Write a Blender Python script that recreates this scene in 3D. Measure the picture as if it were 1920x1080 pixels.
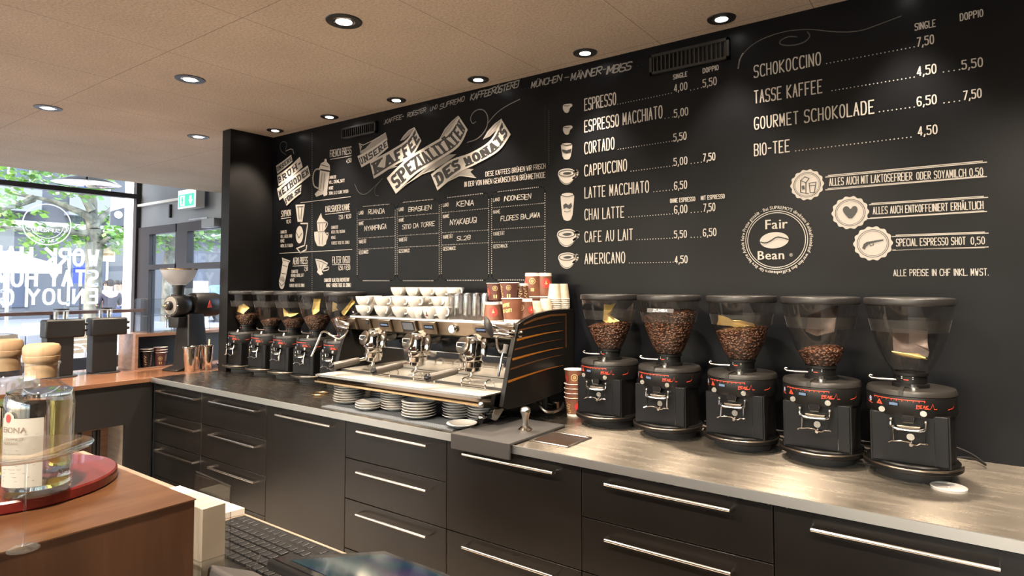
import bpy, math, random
from mathutils import Vector, Matrix
R_ = math.radians
PI = math.pi
random.seed(7)
SC = bpy.context.scene
COL = SC.collection
for o in list(bpy.data.objects): bpy.data.objects.remove(o)

# ------------------------------------------------------------------ camera
FPX, YAW, PIT, CXP, CYP, CAMZ = 1175.1, .6333, .0426, 960.0, 484.3, 1.52
cam = bpy.data.cameras.new('camera'); cam_o = bpy.data.objects.new('camera', cam); COL.objects.link(cam_o)
cam.sensor_width = 36; cam.lens = FPX/1920*36; cam.shift_y = -(540-CYP)/1920; cam.clip_start = .02; cam.clip_end = 300
cam_o.location = (0, 0, CAMZ); cam_o.rotation_euler = (PI/2+PIT, 0, YAW)
SC.camera = cam_o
cam.dof.use_dof = False
_f = Vector((-math.sin(YAW)*math.cos(PIT), math.cos(YAW)*math.cos(PIT), math.sin(PIT)))
_r = Vector((math.cos(YAW), math.sin(YAW), 0)); _d = _f.cross(_r)
CAM = Vector((0, 0, CAMZ))
def ray(x, y): return _f + _r*((x-CXP)/FPX) + _d*((y-CYP)/FPX)
def at(x, y, Y): r = ray(x, y); return CAM + r*(Y/r.y)          # a measured pixel -> the point on the plane y=Y
def atx(x, y, X): r = ray(x, y); return CAM + r*(X/r.x)
def atz(x, y, Z): r = ray(x, y); return CAM + r*((Z-CAMZ)/r.z)

# ------------------------------------------------------------------ world, sun, exposure
w = bpy.data.worlds.new('world'); SC.world = w; w.use_nodes = True
nt = w.node_tree; bg = nt.nodes['Background']
sky = nt.nodes.new('ShaderNodeTexSky'); sky.sky_type = 'NISHITA'; sky.sun_disc = False
sky.sun_elevation = R_(38); sky.sun_rotation = R_(200); sky.dust_density = 2.5; sky.air_density = 1.0
mixw = nt.nodes.new('ShaderNodeMixRGB'); mixw.inputs[0].default_value = .55
mixw.inputs[2].default_value = (.86, .89, .95, 1)
nt.links.new(sky.outputs[0], mixw.inputs[1]); nt.links.new(mixw.outputs[0], bg.inputs[0])
bg.inputs[1].default_value = 2.6
sun = bpy.data.lights.new('sun', 'SUN'); sun.energy = 2.8; sun.angle = R_(3); sun.color = (1, .96, .9)
sun_o = bpy.data.objects.new('sun', sun); COL.objects.link(sun_o); sun_o.rotation_euler = (R_(48), 0, R_(62)); sun_o.location = (-20, -5, 15)
SC.view_settings.view_transform = 'Standard'; SC.view_settings.look = 'None'
SC.view_settings.gamma = 1; SC.view_settings.exposure = 0.0; SC.view_settings.use_curve_mapping = False
SC.cycles.max_bounces = 8; SC.cycles.diffuse_bounces = 4; SC.cycles.glossy_bounces = 4
SC.cycles.transmission_bounces = 8; SC.cycles.transparent_max_bounces = 16
SC.cycles.sample_clamp_indirect = 4; SC.cycles.caustics_reflective = False; SC.cycles.caustics_refractive = False
SC.cycles.use_denoising = True

CEIL = 2.622; YW = 2.689; CT = .92
SPOT_ROW = [-3.98, -3.37, -2.74, -2.11, -1.455, -.81, -.17, .46]
SPOT_FRONT = [(-2.09, 1.66), (-3.35, 1.65), (-4.61, 1.40), (-4.61, 2.34), (-.83, 1.66), (.43, 1.66), (-.83, .1), (-2.1, .1), (-3.35, .1), (.43, .1)]  # later entries are out of view, added to light the foreground and counter

# ------------------------------------------------------------------ materials
M = {}
def lk(nt, a, b): nt.links.new(a, b)
def mat(name, col, rough=.5, metal=0, spec=.5, em=None, ems=0, trans=0, ior=1.45, coat=0, alpha=1, aniso=0, sheen=0):
    m = bpy.data.materials.new(name); m.use_nodes = True
    b = m.node_tree.nodes['Principled BSDF']; i = b.inputs
    i['Base Color'].default_value = (*col, 1); i['Roughness'].default_value = rough; i['Metallic'].default_value = metal
    i['Specular IOR Level'].default_value = spec; i['IOR'].default_value = ior
    i['Transmission Weight'].default_value = trans; i['Coat Weight'].default_value = coat
    i['Anisotropic'].default_value = aniso; i['Alpha'].default_value = alpha
    if em: i['Emission Color'].default_value = (*em, 1); i['Emission Strength'].default_value = ems
    M[name] = m; return m
def coords(m, scale=(1, 1, 1), kind='Object'):
    n = m.node_tree; tc = n.nodes.new('ShaderNodeTexCoord'); mp = n.nodes.new('ShaderNodeMapping')
    mp.inputs['Scale'].default_value = scale; lk(n, tc.outputs[kind], mp.inputs[0]); return mp.outputs[0]
def noise(m, scale, vec, detail=4, rough=.5):
    t = m.node_tree.nodes.new('ShaderNodeTexNoise'); t.inputs['Scale'].default_value = scale
    t.inputs['Detail'].default_value = detail; t.inputs['Roughness'].default_value = rough
    lk(m.node_tree, vec, t.inputs['Vector']); return t.outputs['Fac']
def ramp(m, fac, stops):
    r = m.node_tree.nodes.new('ShaderNodeValToRGB'); e = r.color_ramp.elements
    while len(e) < len(stops): e.new(.5)
    for k, (p, c) in enumerate(stops): e[k].position = p; e[k].color = (*c, 1) if len(c) == 3 else c
    lk(m.node_tree, fac, r.inputs[0]); return r.outputs[0]
def B(m): return m.node_tree.nodes['Principled BSDF']
def bump(m, h, strength=.2, dist=.01):
    b = m.node_tree.nodes.new('ShaderNodeBump'); b.inputs['Strength'].default_value = strength; b.inputs['Distance'].default_value = dist
    lk(m.node_tree, h, b.inputs['Height']); lk(m.node_tree, b.outputs[0], B(m).inputs['Normal']); return b
def noisy(name, c1, c2, scale, rough=.5, sc=(1, 1, 1), bmp=0, lo=.35, hi=.65, detail=4, **k):
    m = mat(name, c1, rough, **k); v = coords(m, sc); f = noise(m, scale, v, detail)
    lk(m.node_tree, ramp(m, f, [(lo, c1), (hi, c2)]), B(m).inputs['Base Color'])
    if bmp: bump(m, f, bmp, .005)
    return m
def thin_glass(name, tint=(1, 1, 1), base=.04, rough=.0, refl=1.0):
    m = bpy.data.materials.new(name); m.use_nodes = True; n = m.node_tree; n.nodes.clear()
    out = n.nodes.new('ShaderNodeOutputMaterial'); mx = n.nodes.new('ShaderNodeMixShader')
    tr = n.nodes.new('ShaderNodeBsdfTransparent'); tr.inputs[0].default_value = (*tint, 1)
    gl = n.nodes.new('ShaderNodeBsdfGlossy'); gl.inputs['Roughness'].default_value = rough
    gl.inputs[0].default_value = (refl, refl, refl, 1)
    fr = n.nodes.new('ShaderNodeFresnel'); ge = n.nodes.new('ShaderNodeNewGeometry'); io = n.nodes.new('ShaderNodeMapRange')
    io.inputs['To Min'].default_value = 1.5; io.inputs['To Max'].default_value = .6667; lk(n, ge.outputs['Backfacing'], io.inputs['Value']); lk(n, io.outputs[0], fr.inputs[0])
    mp = n.nodes.new('ShaderNodeMath'); mp.operation = 'ADD'; mp.inputs[1].default_value = base; mp.use_clamp = True
    lk(n, fr.outputs[0], mp.inputs[0]); lk(n, mp.outputs[0], mx.inputs[0])
    lk(n, tr.outputs[0], mx.inputs[1]); lk(n, gl.outputs[0], mx.inputs[2]); lk(n, mx.outputs[0], out.inputs[0])
    M[name] = m; return m
def wood(name, c1, c2, c3, axis=0, scale=3.0, rough=.35, coat=.3, stretch=10):
    m = mat(name, c1, rough, coat=coat); sc = [stretch*1.0]*3; sc[axis] = 1.0
    v = coords(m, sc); f = noise(m, scale, v, 8, .6)
    v2 = coords(m, (1, 1, 1)); f2 = noise(m, 1.6, v2, 3)
    a = ramp(m, f, [(.3, c1), (.5, c2), (.7, c3)])
    mx = m.node_tree.nodes.new('ShaderNodeMixRGB'); mx.blend_type = 'MULTIPLY'; mx.inputs[0].default_value = .35
    lk(m.node_tree, a, mx.inputs[1]); lk(m.node_tree, ramp(m, f2, [(.35, (.6, .55, .5)), (.65, (1, 1, 1))]), mx.inputs[2])
    lk(m.node_tree, mx.outputs[0], B(m).inputs['Base Color']); bump(m, f, .08, .002)
    return m

# particle-board ceiling with panel joints every 0.64 m along x and 2.5 m along y
m = mat('particle_board', (.5, .38, .27), .85); v = coords(m)
f1 = noise(m, 90, v, 3, .7); f2 = noise(m, 2.2, v, 3)
ca = ramp(m, f1, [(.3, (.46, .38, .30)), (.55, (.66, .56, .455)), (.75, (.77, .67, .56))])
cb = ramp(m, f2, [(.3, (.86, .85, .84)), (.7, (1, 1, 1))])
mx = m.node_tree.nodes.new('ShaderNodeMixRGB'); mx.blend_type = 'MULTIPLY'; mx.inputs[0].default_value = 1
lk(m.node_tree, ca, mx.inputs[1]); lk(m.node_tree, cb, mx.inputs[2])
def seam(m, axis, period, offset, width):
    n = m.node_tree; tc = n.nodes.new('ShaderNodeTexCoord'); sp = n.nodes.new('ShaderNodeSeparateXYZ'); lk(n, tc.outputs['Object'], sp.inputs[0])
    a = n.nodes.new('ShaderNodeMath'); a.operation = 'ADD'; a.inputs[1].default_value = offset; lk(n, sp.outputs[axis], a.inputs[0])
    p = n.nodes.new('ShaderNodeMath'); p.operation = 'PINGPONG'; p.inputs[1].default_value = period/2; lk(n, a.outputs[0], p.inputs[0])
    l = n.nodes.new('ShaderNodeMath'); l.operation = 'LESS_THAN'; l.inputs[1].default_value = width; lk(n, p.outputs[0], l.inputs[0]); return l.outputs[0]
sx = seam(m, 0, .64, 1.122, .0014); sy = seam(m, 1, 1.25, -.14, .0014)
mxs = m.node_tree.nodes.new('ShaderNodeMath'); mxs.operation = 'MAXIMUM'; lk(m.node_tree, sx, mxs.inputs[0]); lk(m.node_tree, sy, mxs.inputs[1])
mx2 = m.node_tree.nodes.new('ShaderNodeMixRGB'); mx2.inputs[2].default_value = (.2, .15, .11, 1)
lk(m.node_tree, mxs.outputs[0], mx2.inputs[0]); lk(m.node_tree, mx.outputs[0], mx2.inputs[1]); lk(m.node_tree, mx2.outputs[0], B(m).inputs['Base Color'])
bump(m, f1, .15, .003)

noisy('black_wall', (.0052, .0056, .0068), (.0068, .0074, .0094), 3, .33, spec=.11)
noisy('stub_paint', (.007, .007, .007), (.010, .0095, .010), 3, .36, spec=.2)
mat('paint_white', (.43, .40, .37), .6); mat('paint_grey', (.22, .205, .19), .6); mat('paint_ink', (.02, .02, .022), .5)
mat('paint_faint', (.09, .085, .08), .6)
noisy('cabinet_black', (.0070, .0058, .0050), (.0095, .0080, .0070), 4, .30, spec=.36)
mat('cabinet_core', (.012, .01, .01), .7)
noisy('floor_tile', (.42, .36, .30), (.52, .45, .38), 5, .45)
# brushed steel
m = mat('steel_top', (.52, .50, .47), .3, metal=1, aniso=.92)
v = coords(m, (1.6, 42, 1)); f = noise(m, 4, v, 6, .65); v2 = coords(m, (1.5, 8, 1)); f2 = noise(m, 3.5, v2, 5, .6)
lk(m.node_tree, ramp(m, f2, [(.3, (.24, .24, .24)), (.7, (.29, .29, .29))]), B(m).inputs['Roughness'])
lk(m.node_tree, ramp(m, f, [(.3, (.37, .325, .27)), (.7, (.47, .42, .35))]), B(m).inputs['Base Color'])
tg = m.node_tree.nodes.new('ShaderNodeCombineXYZ'); tg.inputs[1].default_value = 1; lk(m.node_tree, tg.outputs[0], B(m).inputs['Tangent'])
mat('chrome', (.78, .75, .71), .07, metal=1); mat('steel_satin', (.62, .6, .57), .25, metal=1); mat('steel_edge', (.5, .49, .47), .38, metal=1); mat('steel_handle', (.72, .7, .66), .2, metal=1)
noisy('bronze_steel', (.27, .225, .18), (.33, .275, .22), 2, .28, metal=1, sc=(1, 12, 12))
mat('brass_lip', (.62, .45, .25), .2, metal=1)
mat('black_satin', (.014, .013, .013), .38); mat('black_gloss', (.01, .01, .011), .12); mat('machine_black', (.006, .0055, .005), .34, spec=.35); mat('lid_plastic', (.012, .011, .010), .4); mat('black_rubber', (.03, .028, .027), .75)
mat('grinder_black', (.0055, .0052, .0052), .38, spec=.25); mat('grinder_front', (.0052, .0055, .0065), .34, spec=.22); mat('grinder_lid', (.02, .018, .016), .35)
mat('grey_tower', (.016, .0165, .018), .45)
mat('red_print', (.75, .07, .03), .5); mat('white_print', (.75, .73, .7), .5); mat('blue_print', (.05, .08, .3), .4)
mat('display_blue', (.05, .07, .1), .15, em=(.35, .5, .8), ems=.35)
mat('display_grey', (.04, .04, .045), .15, em=(.4, .42, .45), ems=.25)
mat('orange_panel', (.19, .066, .005), .5)
mat('porcelain', (.64, .61, .565), .12, spec=.6, coat=.4)
mat('cup_brown_print', (.14, .035, .02), .6)
noisy('paper_brown', (.16, .062, .036), (.20, .082, .046), 25, .5)
noisy('paper_dark', (.085, .03, .026), (.11, .042, .034), 25, .5)
mat('paper_white', (.85, .80, .73), .6)
noisy('paper_cream', (.66, .60, .50), (.64, .50, .34), 18, .6, sc=(1, 1, 2.5))
mat('gold_print', (.68, .50, .22), .5); mat('red_badge', (.55, .045, .04), .5)
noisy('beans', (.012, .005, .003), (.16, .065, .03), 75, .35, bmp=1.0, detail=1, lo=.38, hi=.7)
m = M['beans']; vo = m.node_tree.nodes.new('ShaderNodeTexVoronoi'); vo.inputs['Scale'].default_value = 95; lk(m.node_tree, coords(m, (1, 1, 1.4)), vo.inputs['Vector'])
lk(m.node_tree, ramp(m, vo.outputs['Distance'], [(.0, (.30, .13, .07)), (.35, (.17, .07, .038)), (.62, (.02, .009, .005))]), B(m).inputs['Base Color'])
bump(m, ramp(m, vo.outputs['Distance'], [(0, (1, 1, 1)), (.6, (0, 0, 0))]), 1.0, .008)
noisy('gold_foil', (.55, .38, .10), (.78, .60, .24), 14, .3, metal=.6, bmp=.5)
mat('dark_foil', (.05, .035, .03), .3, metal=.3)
mat('coffee_grounds', (.12, .045, .02), .9)
thin_glass('window_glass', (.97, .99, .99), .0, refl=.8); thin_glass('hopper_glass', (.93, .91, .89), .015, rough=.05); thin_glass('clear_plastic', (.97, .98, .98), .01)
thin_glass('drink_glass', (.98, .98, .975), .07)
m = thin_glass('frosted', (.84, .81, .78), .10, rough=.45, refl=.35)
mat('bowl_frosted', (.42, .43, .46), .5, trans=.3, alpha=.85)
thin_glass('bottle_glass', (.985, .99, .985), .02); mat('spirit', (1, .985, .90), .0, trans=1, ior=1.33); mat('spirit_amber', (1, .78, .22), .0, trans=1, ior=1.33)
wood('cork_wood', (.62, .40, .22), (.72, .50, .30), (.80, .58, .38), 2, 6, .55, 0)
mat('label_paper', (.56, .53, .46), .6); mat('label_ink', (.32, .22, .16), .6)
wood('counter_wood', (.13, .058, .030), (.19, .088, .048), (.25, .125, .07), 1, 4, .25, .4)
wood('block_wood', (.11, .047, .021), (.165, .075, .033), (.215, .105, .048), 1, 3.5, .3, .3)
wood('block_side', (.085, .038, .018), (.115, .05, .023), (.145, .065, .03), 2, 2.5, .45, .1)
wood('shelf_wood', (.26, .15, .10), (.34, .20, .135), (.40, .25, .17), 1, 4, .25, .4)
wood('red_wood', (.13, .012, .012), (.19, .02, .018), (.24, .03, .025), 0, 4, .25, .5)
wood('rail_wood', (.10, .035, .02), (.14, .05, .03), (.18, .07, .04), 1, 4, .35, .2)
wood('desk_wood', (.20, .15, .11), (.26, .2, .15), (.32, .25, .19), 0, 4, .5, 0)
noisy('steel_grey_panel', (.20, .22, .25), (.26, .28, .31), 1.5, .4, metal=.2)
mat('door_frame', (.045, .038, .042), .4, metal=.2); mat('window_frame', (.035, .026, .027), .4); mat('white_box', (.8, .8, .8), .4)
mat('sign_green', (.02, .45, .30), .4, em=(.15, .8, .6), ems=.7); mat('sign_white', (.9, .95, .93), .4, em=(.9, 1, .97), ems=.9)
mat('lamp_glow', (1, 1, 1), .4, em=(1, .95, .88), ems=14); mat('reflector', (.8, .78, .75), .15, metal=1)
m = bpy.data.materials.new('window_vinyl'); m.use_nodes = True; M['window_vinyl'] = m; n = m.node_tree; n.nodes.clear()
o_ = n.nodes.new('ShaderNodeOutputMaterial'); t_ = n.nodes.new('ShaderNodeBsdfTranslucent'); d_ = n.nodes.new('ShaderNodeBsdfDiffuse'); x_ = n.nodes.new('ShaderNodeMixShader'); x_.inputs[0].default_value = .3
t_.inputs[0].default_value = (.95, .97, 1, 1); d_.inputs[0].default_value = (.9, .92, .95, 1); lk(n, t_.outputs[0], x_.inputs[1]); lk(n, d_.outputs[0], x_.inputs[2]); lk(n, x_.outputs[0], o_.inputs[0])
mat('milky_plastic', (.55, .53, .50), .35, alpha=.55)
mat('perf_mat', (.16, .18, .20), .6)
m = M['perf_mat']; v = coords(m, (1, 1, 1)); ck = m.node_tree.nodes.new('ShaderNodeTexVoronoi'); ck.inputs['Scale'].default_value = 95; ck.inputs['Randomness'].default_value = 0
lk(m.node_tree, v, ck.inputs['Vector']); lk(m.node_tree, ramp(m, ck.outputs['Distance'], [(.25, (.01, .01, .013)), (.42, (.13, .145, .16))]), B(m).inputs['Base Color'])
mat('grate', (.55, .5, .43), .42, metal=.7); mat('dark_chrome', (.30, .27, .24), .07, metal=1)
m = M['grate']; n = m.node_tree; wv = n.nodes.new('ShaderNodeTexWave'); wv.inputs['Scale'].default_value = 62; wv.bands_direction = 'X'; lk(n, coords(m), wv.inputs['Vector'])
lk(n, ramp(m, wv.outputs['Fac'], [(.3, (.12, .1, .08)), (.42, (.9, .84, .73))]), B(m).inputs['Base Color']); bump(m, wv.outputs['Fac'], .4, .003)
mat('key_black', (.02, .02, .021), .35); mat('plastic_black', (.012, .0115, .011), .4); mat('plastic_grey', (.12, .11, .105), .4); mat('handle_grip', (.06, .05, .042), .35); mat('slot_dark', (.06, .022, .004), .5)
mat('paper_sheet', (.68, .66, .62), .7); noisy('paper_stack', (.42, .37, .29), (.62, .57, .48), 6, .7, sc=(60, 1, 1))
m = mat('screen_picture', (.0, .0, .0), .08, spec=.8)
v = coords(m, (1, 1, 1)); f = noise(m, 6, v, 2); B(m).inputs['Emission Strength'].default_value = .22
lk(m.node_tree, ramp(m, f, [(.35, (.02, .03, .05)), (.45, (.05, .03, .30)), (.55, (.02, .22, .26)), (.7, (.03, .05, .09))]), B(m).inputs['Emission Color'])
# outdoors
noisy('pavement', (.34, .34, .34), (.42, .42, .42), .8, .8); noisy('facade', (.70, .71, .74), (.78, .79, .81), .6, .85)
m = M['facade']; n = m.node_tree; br = n.nodes.new('ShaderNodeTexBrick'); br.inputs['Scale'].default_value = 1.0
for k_, v_ in (('Brick Width', 1.1), ('Row Height', .42), ('Mortar Size', .018)): br.inputs[k_].default_value = v_
br.inputs['Color1'].default_value = (.29, .285, .28, 1); br.inputs['Color2'].default_value = (.25, .245, .24, 1); br.inputs['Mortar'].default_value = (.14, .14, .15, 1)
mpn = n.nodes.new('ShaderNodeMapping'); mpn.inputs['Rotation'].default_value = (R_(90), 0, R_(90)); tcn = n.nodes.new('ShaderNodeTexCoord'); lk(n, tcn.outputs['Object'], mpn.inputs[0]); lk(n, mpn.outputs[0], br.inputs['Vector'])
lk(n, br.outputs[0], B(m).inputs['Base Color'])
mat('facade_plain', (.5, .5, .5), .85); mat('window_dark', (.10, .11, .15), .15); mat('stone_white', (.8, .79, .77), .7)
noisy('bark', (.09, .085, .065), (.26, .245, .19), 6, .9, sc=(1, 1, .6), bmp=.4); noisy('leaf', (.10, .25, .035), (.28, .50, .08), 2, .6)
B(M['leaf']).inputs['Transmission Weight'].default_value = .25
mat('awning_white', (.62, .62, .62), .7); mat('banner_grey', (.12, .13, .15), .7); mat('sign_cream', (.85, .68, .45), .6); mat('sign_ink', (.45, .25, .1), .6)
mat('skin', (.55, .33, .24), .6); mat('hair_dark', (.03, .02, .018), .7); mat('cloth_dark', (.05, .045, .06), .8); mat('cloth_white', (.75, .75, .78), .8); mat('cloth_blue', (.22, .35, .6), .8); mat('cloth_grey', (.3, .32, .36), .8); mat('cloth_jeans', (.07, .1, .2), .8)
mat('table_wood', (.35, .14, .07), .6); mat('alu', (.7, .7, .72), .3, metal=.9); wood('slat_wood', (.5, .34, .2), (.6, .43, .27), (.68, .5, .33), 1, 5, .5, 0)
mat('blue_sign', (.03, .06, .35), .5); mat('tile_step', (.3, .3, .32), .8)

# ------------------------------------------------------------------ mesh helpers
class MB:
    def __init__(s): s.v = []; s.f = []; s.m = []; s.mats = []; s.cur = 0
    def mat(s, name):
        if name not in s.mats: s.mats.append(name)
        s.cur = s.mats.index(name); return s
    def add(s, vs, fs):
        o = len(s.v); s.v += [tuple(a) for a in vs]
        for f in fs: s.f.append([o+i for i in f]); s.m.append(s.cur)
        return s
    def box(s, x0, x1, y0, y1, z0, z1, mtx=None):
        vs = [Vector(p) for p in ((x0,y0,z0),(x1,y0,z0),(x1,y1,z0),(x0,y1,z0),(x0,y0,z1),(x1,y0,z1),(x1,y1,z1),(x0,y1,z1))]
        if mtx: vs = [mtx @ p for p in vs]
        return s.add(vs, [(0,3,2,1),(4,5,6,7),(0,1,5,4),(1,2,6,5),(2,3,7,6),(3,0,4,7)])
    def cyl(s, p0, p1, r0, r1=None, seg=20, cap0=True, cap1=True):
        if r1 is None: r1 = r0
        return s.tube([p0, p1], [r0, r1], seg, cap0, cap1)
    def tube(s, pts, r, seg=10, cap0=True, cap1=True):
        pts = [Vector(p) for p in pts]; n = len(pts)
        rs = r if isinstance(r, (list, tuple)) else [r]*n
        vs = []; pn = None
        for i in range(n):
            t = (pts[min(i+1, n-1)]-pts[max(i-1, 0)])
            if t.length < 1e-9: t = Vector((0, 0, 1))
            t.normalize()
            if pn is None:
                a = Vector((0, 0, 1)) if abs(t.z) < .9 else Vector((1, 0, 0)); pn = t.cross(a).normalized()
            else:
                pn = pn - t*pn.dot(t)
                pn = pn.normalized() if pn.length > 1e-6 else t.orthogonal().normalized()
            b = t.cross(pn)
            for k in range(seg):
                q = 2*PI*k/seg; vs.append(pts[i]+(pn*math.cos(q)+b*math.sin(q))*rs[i])
        fs = [(i*seg+k, i*seg+(k+1) % seg, (i+1)*seg+(k+1) % seg, (i+1)*seg+k) for i in range(n-1) for k in range(seg)]
        if cap0: fs.append(tuple(reversed(range(seg))))
        if cap1: fs.append(tuple((n-1)*seg+k for k in range(seg)))
        return s.add(vs, fs)
    def lathe(s, prof, c=(0, 0, 0), seg=40, a0=0, a1=2*PI, cap=True, axis='z'):
        full = abs(a1-a0-2*PI) < 1e-6; n = seg if full else seg+1; vs = []
        for (r, z) in prof:
            for k in range(n):
                q = a0+(a1-a0)*k/seg
                p = (r*math.cos(q), r*math.sin(q), z)
                if axis == 'y': p = (r*math.cos(q), z, r*math.sin(q))
                elif axis == 'x': p = (z, r*math.cos(q), r*math.sin(q))
                vs.append((p[0]+c[0], p[1]+c[1], p[2]+c[2]))
        fs = []
        for i in range(len(prof)-1):
            for k in range(seg if full else n-1):
                k2 = (k+1) % n if full else k+1
                fs.append((i*n+k, i*n+k2, (i+1)*n+k2, (i+1)*n+k))
        if cap and full:
            if prof[0][0] > 1e-5: fs.append(tuple(reversed(range(n))))
            if prof[-1][0] > 1e-5: fs.append(tuple((len(prof)-1)*n+k for k in range(n)))
        return s.add(vs, fs)
    def prism(s, poly, a, b, axis='x'):       # poly in the other two axes
        n = len(poly)
        def P(p, t): return {'x': (t, p[0], p[1]), 'y': (p[0], t, p[1]), 'z': (p[0], p[1], t)}[axis]
        vs = [P(p, a) for p in poly]+[P(p, b) for p in poly]
        fs = [(i, (i+1) % n, n+(i+1) % n, n+i) for i in range(n)]
        return s.add(vs, fs+[tuple(reversed(range(n))), tuple(range(n, 2*n))])
    def sphere(s, c, r, seg=16, rings=10, sz=(1, 1, 1)):
        prof = [(r*math.sin(PI*i/rings), -r*math.cos(PI*i/rings)) for i in range(rings+1)]
        prof[0] = (1e-6, -r); prof[-1] = (1e-6, r)
        o = len(s.v); s.lathe(prof, (0, 0, 0), seg, cap=False)
        for i in range(o, len(s.v)):
            p = s.v[i]; s.v[i] = (p[0]*sz[0]+c[0], p[1]*sz[1]+c[1], p[2]*sz[2]+c[2])
        return s
    def quad(s, *p): return s.add(p, [tuple(range(len(p)))])
    def xform(s, mtx): s.v = [tuple(mtx @ Vector(p)) for p in s.v]; return s
    def build(s, name, mats=None, parent=None, smooth=True, absol=False, bev=0, ang=35):
        me = bpy.data.meshes.new(name)
        if absol and parent is not None:
            l = parent_loc(parent); vs = [(p[0]-l[0], p[1]-l[1], p[2]-l[2]) for p in s.v]
        else: vs = s.v
        me.from_pydata(vs, [], s.f)
        if s.mats:
            for n_ in s.mats: me.materials.append(M[n_])
            me.polygons.foreach_set('material_index', s.m)
        else: me.materials.append(M[mats] if isinstance(mats, str) else mats)
        me.polygons.foreach_set('use_smooth', [smooth]*len(s.f))
        me.update()
        if smooth: me.set_sharp_from_angle(angle=R_(ang))
        o = bpy.data.objects.new(name, me); COL.objects.link(o)
        if parent is not None: o.parent = parent
        if bev:
            b = o.modifiers.new('bevel', 'BEVEL'); b.width = bev; b.segments = 2; b.limit_method = 'ANGLE'; b.angle_limit = R_(40); b.harden_normals = False
        return o
def parent_loc(o):
    l = Vector(o.location)
    while o.parent: o = o.parent; l += Vector(o.location)
    return l
def tag(o, label=None, cat=None, group=None, kind=None):
    if label: o['label'] = label
    if cat: o['category'] = cat
    if group: o['group'] = group
    if kind: o['kind'] = kind
    return o
def empty(name, loc=(0, 0, 0), rz=0, label=None, cat=None, group=None):
    o = bpy.data.objects.new(name, None); COL.objects.link(o); o.location = loc; o.rotation_euler = (0, 0, rz); o.empty_display_size = .05
    return tag(o, label, cat, group)
def struct(o): o['kind'] = 'structure'; return o
def copy_tree(o, parent=None):
    c = o.copy(); COL.objects.link(c); c.parent = parent
    for ch in list(o.children): copy_tree(ch, c)
    return c
def place(proto, first, loc, rz=0, label=None, group=None, rx=0):
    o = proto if first else copy_tree(proto)
    o.location = loc; o.rotation_euler = (rx, 0, rz)
    if label: o['label'] = label
    if group: o['group'] = group
    return o
ORD = ['topmost', 'second from the top', 'third from the top', 'fourth from the top', 'fifth from the top', 'sixth from the top', 'seventh from the top', 'eighth from the top', 'ninth from the top', 'tenth from the top', 'eleventh from the top', 'twelfth from the top']
def ordn(k, n):                                 # k counted from the bottom
    return 'bottom one' if k == 0 and n > 1 else ORD[n-1-k]

# ------------------------------------------------------------------ stroke lettering
GL = {'A': "002840|1333", 'B': "0008|~08484404|~04444000", 'C': "~474808004041", 'D': "0008|~08484000", 'E': "48080040|0434", 'F': "480800|0434",
'G': "~474808004043|4323", 'H': "0008|4048|0444", 'I': "0008", 'J': "~48400001", 'K': "0008|480440", 'L': "080040", 'M': "0008224840", 'N': "00084048"[:4]+"4048",
'O': "o00084840", 'P': "0008|~08484404", 'Q': "o00084840|2240", 'R': "0008|~08484404|1440", 'S': "~4748080444400001", 'T': "0848|2028", 'U': "~08004048",
'V': "082048", 'W': "0810253048", 'X': "0048|0840", 'Y': "082448|2420", 'Z': "08480040", '0': "o00084840", '1': "062820", '2': "~060848440000|0040", '3': "~0708484414|~1444400001",
'4': "380242|3830", '5': "480805|~0545400001", '6': "~47480800404404", '7': "084810", '8': "o04084844|o00044440", '9': "~01004048080444",
'-': "0434", '/': "0048", '(': "~38181030", ')': "~08282000", '!': "2823|2120", "'": "2826"}
WD = {'I': 0, '1': 2, 'W': 4.6, '-': 3, '(': 2, ')': 2, '!': 0, ',': 1, '.': 0, ':': 0, "'": 0, ' ': 2.6, 'L': 3.4, 'M': 4.4}
def chaik(p, closed, it=3):
    for _ in range(it):
        q = []; n = len(p)
        rng = range(n) if closed else range(n-1)
        if not closed: q.append(p[0])
        for i in rng:
            a, b = p[i], p[(i+1) % n]
            q.append((a[0]*.75+b[0]*.25, a[1]*.75+b[1]*.25)); q.append((a[0]*.25+b[0]*.75, a[1]*.25+b[1]*.75))
        if not closed: q.append(p[-1])
        p = q
    return p
def strokes(ch):
    dots = []; base = ch
    if ch in 'ÄÖÜ': base = {'Ä': 'A', 'Ö': 'O', 'Ü': 'U'}[ch]; dots = [(1, 9.6), (3, 9.6)]
    if ch == 'Í': base = 'I'; dots = [(0, 9.6)]
    if ch == 'ì': base = 'I'; dots = [(0, 9.4)]
    if ch == '.': return [[(0, 0), (0, .5)]], 0
    if ch == '·': return [[(0, 4), (0, 4.5)]], 0
    if ch == ':': return [[(0, 1), (0, 1.6)], [(0, 5), (0, 5.6)]], 0
    if ch == ',': return [[(.8, .6), (0, -1.6)]], 1
    out = []
    for st in GL.get(base, '').split('|'):
        if not st: continue
        c = st[0] if st[0] in '~o' else ''
        st = st.lstrip('~o'); p = [(int(st[i]), int(st[i+1])) for i in range(0, len(st)-1, 2)]
        if c == '~': p = chaik(p, False, 2)
        if c == 'o': p = chaik(p, True, 2); p.append(p[0])
        out.append(p)
    for d in dots: out.append([(d[0], d[1]-.3), (d[0], d[1]+.3)])
    return out, WD.get(base, 4)
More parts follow.
